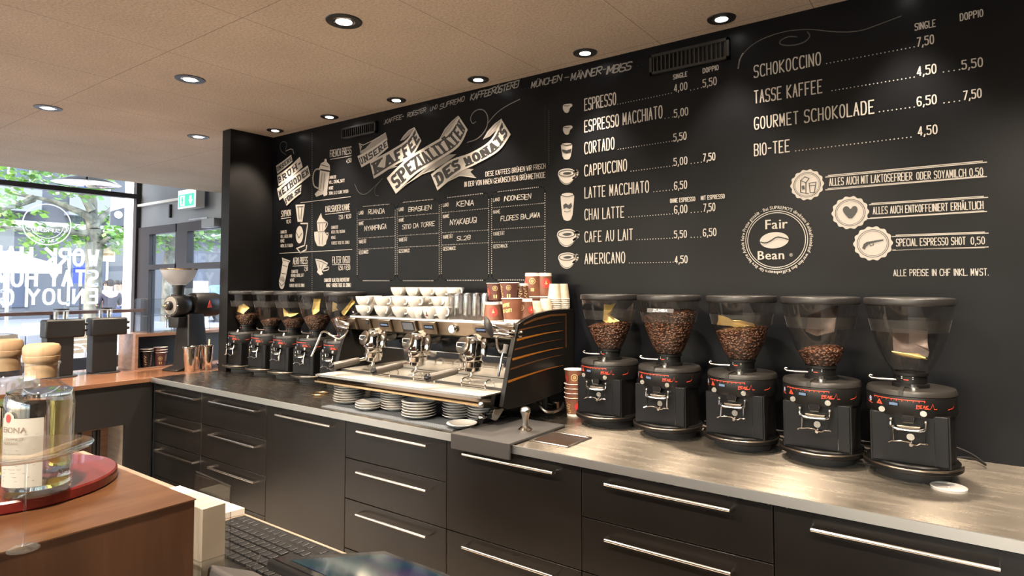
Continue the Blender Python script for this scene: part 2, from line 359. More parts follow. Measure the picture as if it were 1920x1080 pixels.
def text2d(s, h, width=None, th=.11, gap=1.5, serif=False, jit=0, slant=0, aspect=.5):
    """polygons (lists of 2D points); baseline left at 0,0; cap height h; total width fixed if given"""
    x = 0; pl = []
    for ch in s:
        if ch == ' ': x += WD[' ']+gap*.6; continue
        st, w_ = strokes(ch); jy = random.uniform(-jit, jit); js = 1+random.uniform(-jit, jit)*.12
        for p in st: pl.append([(x+a*js, (b+jy)*(1+jit*.03*random.uniform(-1, 1))) for a, b in p])
        x += w_+gap
    tot = max(x-gap, .01); t = th*h
    sx = (width-t)/tot if width else h/8*aspect*1.0
    sy = (h-t)/8; out = []
    for p in pl:
        q = [(a*sx+t/2+slant*b*sy, b*sy+t/2) for a, b in p]
        for i in range(len(q)-1):
            (x0, y0), (x1, y1) = q[i], q[i+1]; dx, dy = x1-x0, y1-y0; L = math.hypot(dx, dy) or 1e-6
            ux, uy = dx/L*t/2, dy/L*t/2; e = .55
            out.append([(x0-ux*e+uy, y0-uy*e-ux), (x1+ux*e+uy, y1+uy*e-ux), (x1+ux*e-uy, y1+uy*e+ux), (x0-ux*e-uy, y0-uy*e+ux)])
        if serif:
            for (ex, ey) in (q[0], q[-1]):
                if p[0] == p[-1]: continue
                if ey < t or ey > h-t*1.0:
                    yy0 = 0 if ey < t else h-t*.62
                    out.append([(ex-t*.95, yy0), (ex+t*.95, yy0), (ex+t*.95, yy0+t*.62), (ex-t*.95, yy0+t*.62)])
    return out, tot*sx+t
def put(mb, polys, fn):
    for k, p in enumerate(polys):
        e = .00003*(k % 12)                              # keeps overlapping strokes off one another
        q = [Vector(fn(a, b)) for a, b in p]; n_ = (q[1]-q[0]).cross(q[2]-q[1])
        if n_.length > 1e-12:
            n_.normalize(); c_ = q[0]; n_ = n_ if n_.dot(PN(mb, c_)) > 0 else -n_
            q = [v+n_*e for v in q]
        mb.quad(*q)
def PN(mb, c): return Vector(getattr(mb, 'outward', (0, -1, 0)))
# ================================================================== SETTING
XL, XR, YF_, YB = -9.6, 2.6, -4.0, 4.05
struct(MB().box(XL, XR, YF_, YB, -.12, 0).build('floor', 'floor_tile', smooth=False))
struct(MB().box(-7.24, XR, YF_, YB, CEIL, CEIL+.09).build('ceiling', 'particle_board', smooth=False))
struct(MB().box(XL-.1, XR, YF_, YB+.1, 3.35, 3.5).build('ceiling_upper', 'steel_grey_panel', smooth=False))
wall_back = struct(MB().box(-4.19, XR, YW, YW+.1, 0, CEIL).build('wall_back', 'black_wall', smooth=False))
struct(MB().box(-4.295, -4.19, 2.355, YW+.1, 0, CEIL).build('wall_stub', 'stub_paint', smooth=False))
struct(MB().box(XR, XR+.1, YF_, YB, 0, 3.35).build('wall_right', 'black_wall', smooth=False))
# street front behind the photographer: posts, rail and glass
ws = struct(empty('window_4', (0, YF_, 0))); b = MB()
for k in range(9):
    x = XL+k*(XR-XL)/8; b.box(x-.05, x+.05, -.06, .06, 0, 3.35)
b.box(XL, XR, -.05, .05, 0, .5).box(XL, XR, -.05, .05, 2.3, 2.4)
b.build('window_frame', 'window_frame', ws, smooth=False)
MB().box(XL, XR, -.005, .005, .5, 3.35).build('window_pane', 'window_glass', ws, smooth=False)
# left street window
w1 = struct(empty('window_1', (XL, 0, 0))); b = MB()
for y in (-4, -2, 0, 2.0): b.box(-.05, .05, y-.04, y+.04, 0, 3.35)
b.box(-.04, .06, -4, YB, 2.745, 2.81).box(-.04, .05, -4, YB, .49, .55)
b.box(-.05, .05, YB-.06, YB+.06, 0, 3.35)
b.build('window_frame', 'window_frame', w1, smooth=False)
MB().box(-.04, .04, -4, YB, 0, .49).build('window_panel', 'window_frame', w1, smooth=False)
MB().box(-.006, .006, -4, YB-.05, .55, 3.35).build('window_pane', 'window_glass', w1, smooth=False)
# rear wall with the glazed door, seen past the wall stub
wd = struct(empty('wall_rear', (0, YB, 0)))
MB().box(XL, -4.29, 0, .12, 2.329, 3.35).build('wall_panel', 'steel_grey_panel', wd, smooth=False)
MB().box(-6.5, -4.29, 0, .12, 0, 2.38).build('wall_infill', 'black_wall', wd, smooth=False)
MB().box(XL+.05, -8.1, -.05, .0, 2.63, 2.665).build('cable_channel', 'white_box', wd, smooth=False)
MB().box(-8.66, -8.63, -.03, .0, 2.42, 2.60).build('slot', 'black_satin', wd, smooth=False)
dr = struct(empty('window_2', (0, YB, 0))); b = MB()
b.box(-9.55, -9.2, -.03, .06, 0, 2.33).box(-9.2, -8.43, -.03, .06, 2.22, 2.33).box(-8.46, -8.32, -.03, .06, 0, 2.33).box(-9.2, -8.43, -.03, .06, 1.73, 1.80).box(-9.2, -8.43, -.03, .06, 0, .15)
b.build('window_frame', 'door_frame', dr, smooth=False)
MB().box(-9.2, -8.44, .01, .02, .15, 2.22).build('window_pane', 'window_glass', dr, smooth=False)
dd = struct(empty('door_1', (0, YB, 0))); b = MB()
b.box(-8.3, -8.13, -.04, .05, .02, 2.33).box(-8.13, -6.62, -.04, .05, 2.21, 2.33).box(-6.68, -6.5, -.04, .05, .02, 2.33).box(-8.13, -6.68, -.04, .05, 1.72, 1.80).box(-8.13, -6.68, -.04, .05, .02, .25)
b.build('door_frame', 'door_frame', dd, smooth=False)
MB().box(-8.13, -6.68, .01, .02, .25, 2.21).build('door_pane', 'window_glass', dd, smooth=False)
# door closer, sign
dc = empty('door_closer', (-7.45, YB-.04, 2.28), label='grey door closer box with arm above the glazed door', cat='door closer')
MB().box(-.16, .14, -.09, 0, -.06, .05).build('housing', 'steel_grey_panel', dc, bev=.006)
MB().box(-.55, -.1, -.05, -.03, .055, .075).build('arm', 'steel_satin', dc, smooth=False)
es = empty('exit_sign', (-7.88, YB-.17, 2.49), label='green and white illuminated emergency exit sign box on the steel wall', cat='exit sign')
MB().box(-.21, .21, 0, .11, -.01, .22).build('housing', 'white_box', es, smooth=False)
MB().box(-.21, .21, -.012, 0, -.01, .22).build('face', 'sign_white', es, smooth=False)
MB().box(-.19, .19, -.014, -.011, .01, .165).build('green_panel', 'sign_green', es, smooth=False)
a_ = MB(); a_.prism([(.06, .09), (.11, .03), (.16, .09), (.13, .09), (.13, .14), (.09, .14), (.09, .09)], -.017, -.013, 'y'); a_.build('arrow', 'sign_white', es, smooth=False)
a_ = MB().box(-.15, -.04, -.017, -.013, .02, .15); a_.build('door_pictogram', 'sign_white', es, smooth=False)
a_ = MB().prism([(-.11, .125), (-.095, .14), (-.08, .125), (-.07, .10), (-.055, .095), (-.075, .08), (-.08, .06), (-.06, .03), (-.075, .03), (-.095, .055), (-.12, .03), (-.13, .035), (-.105, .07), (-.11, .09), (-.13, .085), (-.13, .095), (-.105, .11)], -.019, -.0165, 'y'); a_.build('running_figure', 'sign_green', es, smooth=False)

# lettering on the street window glass (reads from outside)
def vinyl(name, s, ystart, z, h, width, label=None):
    pl, _ = text2d(s, h, width, th=.17, gap=2.2); mb = MB(); mb.outward = (1, 0, 0)
    put(mb, pl, lambda a, b: (.012, ystart-a, z+b)); return mb.build(name, 'window_vinyl', w1, smooth=False)
vinyl('window_lettering', 'WORK HARD', 3.55, 1.765, .245, 1.36)
vinyl('window_lettering', 'STAY HUMBLE', 3.55, 1.492, .235, 1.56)
vinyl('window_lettering', 'ENJOY GOOD', 3.55, 1.262, .215, 1.56)
mb = MB(); cy, cz = 2.945, 2.30
for r0, r1 in ((.255, .268), (.175, .183)):
    for k in range(48):
        a0, a1 = 2*PI*k/48, 2*PI*(k+1)/48
        if r0 > .2 or a0 > PI: mb.quad((.012, cy+r0*math.cos(a0), cz+r0*math.sin(a0)), (.012, cy+r1*math.cos(a0), cz+r1*math.sin(a0)), (.012, cy+r1*math.cos(a1), cz+r1*math.sin(a1)), (.012, cy+r0*math.cos(a1), cz+r0*math.sin(a1)))
pl, W_ = text2d('PREMIUM QUALITY', .05, .62, th=.16)
put(mb, pl, lambda a, b: (.012, cy-(.193+b)*math.sin((a-.31)/.21*1.0), cz-(.243-b)*math.cos((a-.31)/.21*1.0)) )
pl, W_ = text2d('SUPREMO', .05, .28, th=.16); put(mb, pl, lambda a, b: (.012, cy+.14-a, cz-.10+b))
mb.build('window_emblem', 'window_vinyl', w1, smooth=False)

# ledge along the street window
lg = empty('window_ledge', (XL+.25, 0, 1.15), label='long brown standing ledge running along the street window', cat='ledge')
MB().box(-.19, .15, -4, YB-.08, 0, .04).build('board', 'rail_wood', lg, smooth=False)
b = MB()
for y in (-3, -1, 1, 3): b.box(-.18, -.14, y-.02, y+.02, -1.15, 0)
for y in (-3, -1, 1, 3): MB().box(-.18, -.14, y-.02, y+.02, -1.15, 0).build('post', 'window_frame', lg, smooth=False)

# ================================================================== DOWNLIGHTS
dl = empty('downlight', (0, 0, CEIL), label='x', cat='ceiling light')
MB().lathe([(.034, .0), (.036, -.004), (.056, -.004), (.058, 0)], seg=32, cap=False).build('trim_ring', 'black_satin', dl)
MB().lathe([(.036, -.002), (.034, -.0035), (.024, -.0045)], seg=24, cap=False).build('reflector', 'reflector', dl)
MB().lathe([(.0001, -.0052), (.026, -.0048)], seg=24, cap=False).build('lamp', 'lamp_glow', dl)
allsp = [(x, 2.568, 1) for x in SPOT_ROW]+[(x, y, 0) for x, y in SPOT_FRONT]
names_row = ['nearest the black wall stub', 'second from the black wall stub', 'third from the black wall stub', 'fourth from the black wall stub', 'above the right end of the title banners', 'by the large air vent, wall side', 'above the milk surcharge line', 'above the right end of the counter']
names_fr = ['above the gap before the espresso machine', 'above the left grinders, room side', 'above the tall black tower brewers', 'left of the black wall stub', 'added unseen over the aisle near the camera', 'added unseen over the aisle at the far right', 'added unseen over the service block', 'added unseen over the aisle behind the service block', 'added unseen over the end of the aisle', 'added unseen behind the camera at the right']
for i, (x, y, rw) in enumerate(allsp):
    k = i if rw else i-len(SPOT_ROW)
    lab = ('small black ringed downlight in the wall row, '+names_row[k]) if rw else ('larger black ringed downlight in the ceiling, '+names_fr[k])
    o = place(dl, i == 0, (x, y, CEIL), label=lab, group='recessed ceiling downlights')
    if not rw: o.scale = (1.3, 1.3, 1)
    l = bpy.data.lights.new('downlight_beam', 'SPOT'); l.energy = (85 if rw else (250 if y > 1 else 220)); l.color = (1, .83, .65); l.spot_size = R_(86 if rw else 84); l.spot_blend = .45; l.shadow_soft_size = .028
    lo = bpy.data.objects.new('downlight_beam', l); COL.objects.link(lo); lo.location = (x, y, CEIL-.02); lo.rotation_euler = (R_(-15) if rw else (R_(8) if y > 1.3 else R_(40)), 0, 0)  # added row by the camera is aimed at saucers and cabinet fronts

# ================================================================== WALL ART
ORX = wall_back
def wmap(p, off=.0015): q = at(p[0], p[1], YW-off); return (q.x, q.y, q.z)
BO = [.001]                                     # paint layer of the current banner
class WA:                                       # one painted motif on the back wall = one mesh
    def __init__(s): s.mb = MB()
    def text(s, t, x0, y0, x1, y1, hpx, th=.11, gap=1.5, jit=0, slant=0, serif=False, ink='paint_white', off=.0015):
        a, b_ = at(x0, y0, YW-off), at(x1, y1, YW-off); top = at(x0, y0-hpx, YW-off)
        z = a.z; dz = (b_.z-a.z)/(b_.x-a.x); h = top.z-a.z; W = b_.x-a.x
        s.mb.mat(ink); pl, _ = text2d(t, h, W, th=th, gap=gap, jit=jit, slant=slant, serif=serif)
        put(s.mb, pl, lambda u, v: (a.x+u, YW-off, z+dz*u+v)); return s
    def line(s, pts, wpx=1.6, ink='paint_white', off=.0015, closed=False, smooth=0):
        if smooth: pts = chaik(list(pts), closed, smooth)
        if closed: pts = list(pts)+[pts[0]]
        s.mb.mat(ink); q = [at(p[0], p[1], YW-off) for p in pts]
        sc = (at(pts[0][0], pts[0][1]-10, YW-off).z-at(pts[0][0], pts[0][1], YW-off).z)/10; t = wpx*sc/2
        for i in range(len(q)-1):
            d = q[i+1]-q[i]; L = d.length or 1e-6; ux, uz = d.x/L*t, d.z/L*t
            A, B2 = q[i], q[i+1]
            s.mb.quad((A.x-ux*.6-uz, A.y, A.z-uz*.6+ux), (B2.x+ux*.6-uz, B2.y, B2.z+uz*.6+ux), (B2.x+ux*.6+uz, B2.y, B2.z+uz*.6-ux), (A.x-ux*.6+uz, A.y, A.z-uz*.6-ux))
        return s
    def dots(s, pts, gap=.010, r=.0016, ink='paint_white', off=.0015):
        s.mb.mat(ink); q = [at(p[0], p[1], YW-off) for p in pts]
        for i in range(len(q)-1):
            d = q[i+1]-q[i]; n = max(1, int(d.length/gap))
            for k in range(n+1):
                p = q[i]+d*(k/n); s.mb.quad((p.x-r, p.y, p.z-r), (p.x+r, p.y, p.z-r), (p.x+r, p.y, p.z+r), (p.x-r, p.y, p.z+r))
        return s
    def poly(s, pts, ink='paint_white', off=.001, smooth=0):
        if smooth: pts = chaik(list(pts), True, smooth)
        s.mb.mat(ink); s.mb.quad(*[wmap(p, off) for p in pts]); return s
    def ell(s, c, rx, rz, ink='paint_white', off=.001, n=40, teeth=0, rot=0):    # metric ellipse about pixel centre
        q = at(c[0], c[1], YW-off); s.mb.mat(ink); P = []
        for k in range(n):
            a = 2*PI*k/n; m_ = 1+(teeth*(.5+.5*math.cos(a*14)) if teeth else 0)
            u, v = rx*m_*math.cos(a), rz*m_*math.sin(a)
            P.append((q.x+u*math.cos(rot)-v*math.sin(rot), q.y, q.z+u*math.sin(rot)+v*math.cos(rot)))
        s.mb.quad(*P); return s
    def ring(s, c, r, t, ink='paint_white', off=.0015, n=64, sx=1):
        q = at(c[0], c[1], YW-off) if not isinstance(c, Vector) else c; s.mb.mat(ink)
        for k in range(n):
            a, a2 = 2*PI*k/n, 2*PI*(k+1)/n
            s.mb.quad(*[(q.x+sx*R0*math.cos(A), YW-off, q.z+R0*math.sin(A)) for R0, A in ((r, a), (r+t, a), (r+t, a2), (r, a2))])
        return s
    def strip(s, text, bot, top, ink='paint_ink', th=.21, pad=.1, off=None):       # lettering between two curves
        def ev(c, t):
            n = len(c)-1; t = max(0, min(1, t)); 
            # Catmull-Rom
            k = min(int(t*n), n-1); f = t*n-k
            g = lambda i: c[max(0, min(n, i))]
            p0, p1, p2, p3 = g(k-1), g(k), g(k+1), g(k+2)
            return tuple(.5*((2*p1[j])+(-p0[j]+p2[j])*f+(2*p0[j]-5*p1[j]+4*p2[j]-p3[j])*f*f+(-p0[j]+3*p1[j]-3*p2[j]+p3[j])*f**3) for j in (0, 1))
        BO[0] += .0008; off = BO[0]+.0003; N = 24; P = [wmap(ev(bot, k/N), BO[0]) for k in range(N+1)]; Q = [wmap(ev(top, k/N), BO[0]) for k in range(N+1)]
        s.mb.mat('paint_white')
        for k in range(N): s.mb.quad(P[k], P[k+1], Q[k+1], Q[k])
        L = sum(((P[k+1][0]-P[k][0])**2+(P[k+1][2]-P[k][2])**2)**.5 for k in range(N)); H = ((P[0][0]-Q[0][0])**2+(P[0][2]-Q[0][2])**2)**.5
        h = H*(1-2*pad); pl, _ = text2d(text, h, L*.92, th=th, gap=3.3, serif=True); s.mb.mat(ink)
        def fn(u, v):
            t = .04+.92*u/(L*.92); vv = pad+(1-2*pad)*v/h
            a, b_ = ev(bot, t), ev(top, t); A = at(a[0], a[1], YW-off); B2 = at(b_[0], b_[1], YW-off)
            return (A.x+(B2.x-A.x)*vv, YW-off, A.z+(B2.z-A.z)*vv)
        put(s.mb, pl, fn); return s
    def done(s, name): return s.mb.build(name, None, ORX, smooth=False)

# price list rows: (name, x0,y0,x1,y1,h) + price items + dot leaders
rows = [
 [('ESPRESSO', 1095.4, 208.4, 1155.5, 196.5, 23.5), ('4,00', 1263.5, 173.2, 1289, 168, 15), ('5,50', 1317.5, 164.5, 1344, 159, 15.5), ('SINGLE', 1262, 149.7, 1289, 143, 9.5), ('DOPPIO', 1317.5, 138, 1347.6, 131, 10), [(1158, 195.5), (1199, 187)], [(1205, 186), (1259, 174.5)], [(1295, 169), (1315, 164.5)]],
 [('ESPRESSO MACCHIATO', 1095.4, 249, 1242.5, 221.5, 23), ('5,00', 1263.5, 221, 1290.6, 216, 15.5), [(1247, 222), (1261, 219.5)]],
 [('CORTADO', 1095.4, 289.9, 1152.4, 280, 23), ('5,50', 1262.5, 265.8, 1287.5, 261.5, 15), [(1159, 280), (1260, 264.5)]],
 [('CAPPUCCINO', 1095.4, 331.4, 1175.9, 320.5, 22), ('5,00', 1262.9, 311.4, 1289, 308, 15), ('7,50', 1317.9, 303.2, 1341.5, 300.5, 15), [(1183, 321), (1261, 311)], [(1296, 306.5), (1315, 304)]],
 [('LATTE MACCHIATO', 1095.8, 372.5, 1217.2, 361, 21.5), ('6,50', 1263.9, 356.2, 1288.5, 353.5, 15.5), [(1226, 359.5), (1261, 356)]],
 [('CHAI LATTE', 1095.8, 413.3, 1170.8, 408.3, 21.5), ('6,00', 1263.9, 401, 1289, 399, 15.5), ('7,50', 1318.5, 397.4, 1341.5, 395.5, 15.5), ('OHNE ESPRESSO', 1256.3, 381, 1303.8, 377, 8.5), ('MIT ESPRESSO', 1314, 375.6, 1359, 372, 8.5), [(1179, 407), (1261, 401)], [(1296, 398.5), (1315, 397)]],
 [('CAFE AU LAIT', 1095.8, 455, 1187, 450.3, 21), ('5,50', 1263.9, 446.9, 1288, 445.7, 14.5), ('6,50', 1317.9, 443.8, 1343.5, 442.3, 15), [(1194, 449.5), (1261, 446.5)], [(1296, 445), (1314, 444.5)]],
 [('AMERICANO', 1095.8, 495.8, 1172.4, 493.5, 21), ('4,50', 1264.9, 494.3, 1289.4, 493.3, 14.5), [(1180, 493), (1262, 491.5)]],
 [('SCHOKOCCINO', 1413.2, 146.8, 1539.7, 122, 24), ('7,50', 1718.9, 88.5, 1751.8, 82, 18), ('SINGLE', 1715, 58, 1755, 50, 14), ('DOPPIO', 1799.6, 40, 1844, 31, 14.5), [(1550, 119), (1714, 88)]],
 [('TASSE KAFFEE', 1413.7, 194.9, 1542.5, 174.5, 25), ('4,50', 1718.9, 143.4, 1756.3, 137.5, 18.5), ('5,50', 1803.2, 131, 1843.4, 125, 18), [(1560, 170), (1714, 144.5)], [(1769, 135), (1799, 130.5)]],
 [('GOURMET SCHOKOLADE', 1413.7, 244, 1640, 212.9, 24), ('6,50', 1718.9, 200, 1756.8, 195, 18.5), ('7,50', 1806, 188.5, 1841.2, 183, 18), [(1649, 209.5), (1714, 200.5)], [(1770, 193), (1799, 189)]],
 [('BIO-TEE', 1413.7, 293.3, 1481.2, 285, 23.5), ('4,50', 1720.8, 255.3, 1758.2, 251, 18), [(1492, 283), (1708, 257)]],
]
for r_ in rows:
    a = WA()
    for it in r_:
        if isinstance(it, tuple):
            big = it[5] > 19; a.text(*it, th=.088 if big else (.115 if it[5] > 12 else .15), gap=2.3)
        else: a.dots(it, gap=.0128, r=.0019)
    a.done('menu_row')
WA().text('ALLES AUCH MIT LAKTOSEFREIER', 1554.7, 349, 1711, 338, 15, th=.10, gap=2.1).text('ODER SOYAMILCH 0,50', 1718, 337.5, 1843.8, 329.5, 15, th=.10, gap=2.1).line([(1548, 332), (1850, 304)]).line([(1553, 329), (1842, 302)]).line([(1548, 356), (1850, 331)]).line([(1552, 353.5), (1845, 330)], 1).done('surcharge_line')
WA().text('ALLES AUCH ENTKOFFEINIERT ERHÄLTLICH', 1636.4, 402.4, 1844.5, 392.2, 14.5, th=.10, gap=2.1).line([(1630, 384), (1852, 370)]).line([(1634, 381.5), (1844, 368)]).line([(1626, 410), (1850, 396.5)]).line([(1632, 408.5), (1845, 395)], 1).done('surcharge_line')
WA().text('SPECIAL ESPRESSO SHOT', 1680, 462.2, 1811, 459, 14.5, th=.10, gap=2.1).text('0,50', 1820, 458.7, 1847, 458, 14.5, th=.10, gap=2.1).line([(1672.6, 443.5), (1853, 437)]).line([(1680, 441), (1846, 435)]).line([(1673.5, 469), (1853, 463)]).line([(1680, 468.5), (1846, 464.5)], 1).done('surcharge_line')
WA().text('ALLE PREISE IN CHF INKL. MWST.', 1675, 518.2, 1854, 516.9, 13, th=.10, gap=2.1).done('price_note')
WA().text('DIESE KAFFEES BRÜHEN WIR FRISCH', 910, 331.5, 1022.8, 316, 9.5, th=.11, gap=1.6).text('IN DER VON IHNEN GEWÜNSCHTEN BRÜHMETHODE', 870.8, 350.8, 1022.8, 333, 10, th=.11, gap=1.6).done('brewing_note')
# origin cards
def card(xl, xr, ytl, ytr, yb, seps, land, labs):
    a = WA(); c = 9
    P = [(xl, yb-c), (xl, ytl+c)]+[(xl+c*(1-math.cos(t)), ytl+c*(1-math.sin(t))+(ytr-ytl)*.05) for t in (.3, .8, 1.3)]+[(xl+c, ytl), (xr-c, ytr+1)]
    P += [(xr-c*(1-math.sin(t)), ytr+c*(1-math.cos(t))) for t in (.3, .8, 1.3)]+[(xr, ytr+c), (xr, yb-c)]+[(xr-c*(1-math.cos(t)), yb-c*(1-math.sin(t))) for t in (.3, .8, 1.3)]+[(xr-c, yb), (xl+c, yb)]+[(xl+c*(1-math.sin(t)), yb-c*(1-math.cos(t))) for t in (.3, .8, 1.3)]+[(xl, yb-c)]
    a.dots(P, gap=.0118, r=.0024)
    for y0, y1 in seps: a.dots([(xl+2, y0), (xr-2, y1)], gap=.0118, r=.002)
    for t, y0, x1, y1 in labs: a.text(t, xl+3, y0, x1, y1, 7, th=.12, gap=1.5)
    for it in land: a.text(*it, th=.12, gap=.9, jit=.7, slant=.1)
    a.done('origin_card')
card(669.7, 741, 387.5, 381.5, 526.3, [(412.8, 407.2), (447, 442.4), (467.8, 464)], [('RUANDA', 689.8, 403, 721.3, 400.6, 10), ('NYAMPINGA', 682.8, 433.4, 725, 429.6, 10)], [('LAND', 402.8, 681.5, 402), ('NAME', 423, 682, 421.7), ('VARIETÄT', 457, 687, 455.8), ('GESCHMACK', 477, 691, 475.5)])
card(744.7, 823.4, 379.5, 372.5, 526.3, [(406.3, 399.7), (442.3, 437.2), (463.8, 460.3)], [('BRASILIEN', 765.3, 397.5, 808.7, 393, 9), ('SÍTIO DA TORRE', 754, 430.7, 815, 423.3, 9)], [('LAND', 396.3, 757, 395.3), ('NAME', 416.7, 757.5, 415.5), ('VARIETÄT', 453.3, 763.8, 452), ('GESCHMACK', 474.2, 768.3, 473.2)])
card(827.5, 916.3, 371, 361.5, 525.5, [(398.7, 390.8), (436.3, 431.2), (459.5, 455)], [('KENIA', 855.8, 388.3, 888.3, 385.7, 11), ('NYAKABUGI', 843.3, 423, 893.3, 418, 11), ('SL28', 856.3, 451.3, 882.5, 449.5, 8.5)], [('LAND', 388.3, 841.3, 387), ('NAME', 409.7, 842.5, 408.2), ('VARIETÄT', 448, 849, 446.6), ('GESCHMACK', 470, 854.7, 468.8)])
card(921.7, 1021.7, 360, 349.5, 524.8, [(389.7, 380.8), (430.5, 424.2), (454.7, 449.5)], [('INDONESIEN', 944.7, 378, 995.8, 373, 10), ('FLORES BAJAWA', 938.3, 415, 1013, 408, 10)], [('LAND', 378.7, 937, 377), ('NAME', 401.2, 938, 399.7), ('VARIETÄT', 442.2, 946.2, 440.6), ('GESCHMACK', 465.8, 952, 464)])
# title banners
def fold(a, pts, lines=()):
    a.poly(pts, 'paint_grey', BO[0])
    for l in lines: a.line(l, 1.2, 'paint_white', BO[0]+.0002)
a = WA()
fold(a, [(673, 269), (679, 274), (676, 283), (684, 279), (700, 262), (723, 249), (727, 262), (697, 279), (676, 289)], [[(673, 269), (681, 272), (702, 262), (723, 249)]])
a.strip('UNSERE', [(678, 314), (702, 299), (728, 277)], [(670, 293), (697, 278), (724.5, 259)], pad=.2); a.done('title_banner')
a = WA(); fold(a, [(777, 239), (768, 243), (757, 254), (751, 264), (758, 262), (770, 251)], [[(777, 239), (766, 245), (756, 256), (751, 264)]])
fold(a, [(701, 335), (712, 329), (728, 318), (746, 312), (734, 309), (716, 318)])
a.strip('KAFFEE', [(701, 335), (742, 309), (772, 293), (790, 264)], [(693, 303), (734, 281), (762, 262), (777.5, 239)], pad=.13, th=.25); a.done('title_banner')
a = WA(); fold(a, [(859, 217.5), (848, 226), (834, 241), (824, 261), (836, 256), (850, 240)], [[(859, 217.5), (846, 229), (834, 244), (824, 261)], [(856, 224), (844, 238), (834, 252)]])
fold(a, [(742, 363), (760, 347), (790, 328), (812, 319), (836, 305), (856, 289), (842, 290), (800, 313)], [[(742, 363), (762, 345), (792, 326), (815, 318)]])
a.strip('SPEZIALITÄTEN', [(742, 363), (780, 326), (820, 302), (860, 275), (877, 243)], [(725, 334), (762, 298), (800, 274), (838, 250), (860, 217.5)], pad=.13, th=.19); a.done('title_banner')
a = WA(); fold(a, [(940, 223), (928, 231), (914, 246), (906, 261), (918, 256), (932, 243)], [[(940, 223), (926, 235), (914, 249), (906, 261)], [(936, 230), (922, 246)]])
fold(a, [(820, 357), (838, 342), (858, 331), (870, 330), (892, 333), (882, 322), (888, 317), (870, 316), (846, 330)], [[(820, 357), (840, 340), (862, 329), (892, 333)]])
a.strip('DES MONATS', [(820, 357), (858, 325), (892, 308), (935, 283), (957.5, 252)], [(808, 327), (845, 300), (883, 286), (920, 262), (940, 223)], pad=.14, th=.25); a.done('title_banner')
a = WA(); BO[0] = .001; a.strip('UNSERE', [(520, 326), (534, 315), (548.5, 303)], [(517.5, 311), (532, 301), (546, 290)], pad=.2); a.strip('BRÜH-', [(522.5, 349), (544, 334), (567.5, 313)], [(519.5, 329), (540, 315), (562, 294)], pad=.2, th=.25)
a.strip('METHODEN', [(524, 376), (552, 353), (582, 329)], [(519.5, 354), (547, 332), (577, 310)], pad=.2, th=.25); a.strip('FÜR SIE', [(537.5, 386), (551, 373), (564, 363)], [(531, 371), (548, 358), (565, 346)], pad=.2, th=.25); a.done('title_banner')
# brewing methods, left block
a = WA(); a.dots([(585, 250), (585, 545)], gap=.014, r=.0019); a.line([(563.8, 380), (657.5, 368.8)], 1); a.line([(524, 475), (660, 467.8)], 1); a.done('divider_lines')
def meth(items, unders, name='method_text'):
    a = WA()
    for it in items: a.text(*it, th=.10 if it[5] > 10 else .115, gap=1.5)
    for l in unders: a.line(l, 1.1)
    a.done(name)
meth([('FRENCH PRESS', 618.5, 295.6, 659, 288.5, 14), ('4,50', 649, 306, 659, 304, 8), ('CHARAKTER', 616.6, 336, 630, 334.5, 6), ('VOLL, CREMIG, SATT', 616.6, 345, 646, 341.5, 6), ('MENGE', 616.6, 356, 625, 355, 6), ('300ML CA. 2 KLEINE TASSEN', 616.6, 365.5, 653, 361.5, 6)], [[(619, 299), (659, 292)]])
meth([('SYPHON', 527.2, 407.2, 545.4, 404.6, 12), ('10,50', 536.5, 419.4, 545.6, 418, 7), ('CHARAKTER', 525.9, 438.5, 537.5, 437.2, 6), ('VOLL, WEICH, RUND', 525.9, 446.6, 547.8, 445.2, 6), ('MENGE', 525.9, 455, 533.4, 454.3, 6), ('400ML CA. 2 TASSEN', 525.9, 464, 549, 462.9, 6)], [[(527, 410), (545.5, 407.6)]])
meth([('KARLSBADER KANNE', 610, 398.5, 656.2, 394, 12), ('7,50 / 10,50', 634.6, 411.5, 658.4, 409, 8), ('CHARAKTER', 621, 429.7, 634, 428.8, 6), ('WEICH, FEIN, FILIGRAN', 621, 438, 646.6, 436.6, 6), ('MENGE', 621, 448.4, 629.4, 447.9, 6), ('1 GROSSE TASSE (CA. 200ML)', 621, 458.8, 655.3, 457.3, 6)], [[(610, 402), (656, 396.5)]])
meth([('AERO PRESS', 549, 496.3, 577, 494.6, 13), ('7,50', 570.3, 508.4, 577.3, 507.5, 8), ('CHARAKTER', 546.5, 512.2, 558.5, 511.6, 6), ('INTENSIV, WÜRZIG, SATT', 545.6, 519.7, 569.8, 518.8, 6), ('MENGE', 544, 528.5, 552, 528, 6), ('1 GROSSE TASSE (CA. 200ML)', 542.2, 538.4, 570.9, 537.9, 6)], [[(549, 499), (577, 497.4)]])
meth([('FILTER (V60)', 622.8, 494.4, 656.2, 493.6, 13.5), ('6,50 / 8,50', 634.6, 506.6, 656.6, 506, 8.5), ('CHARAKTER  KLAR, FEIN, FRUCHTBETONT', 607.8, 529, 655.3, 528, 7), ('MENGE  1 GROSSE TASSE (CA. 200ML)', 612, 538.4, 657.9, 537.9, 7)], [[(623, 496.5), (656, 495.8)]])
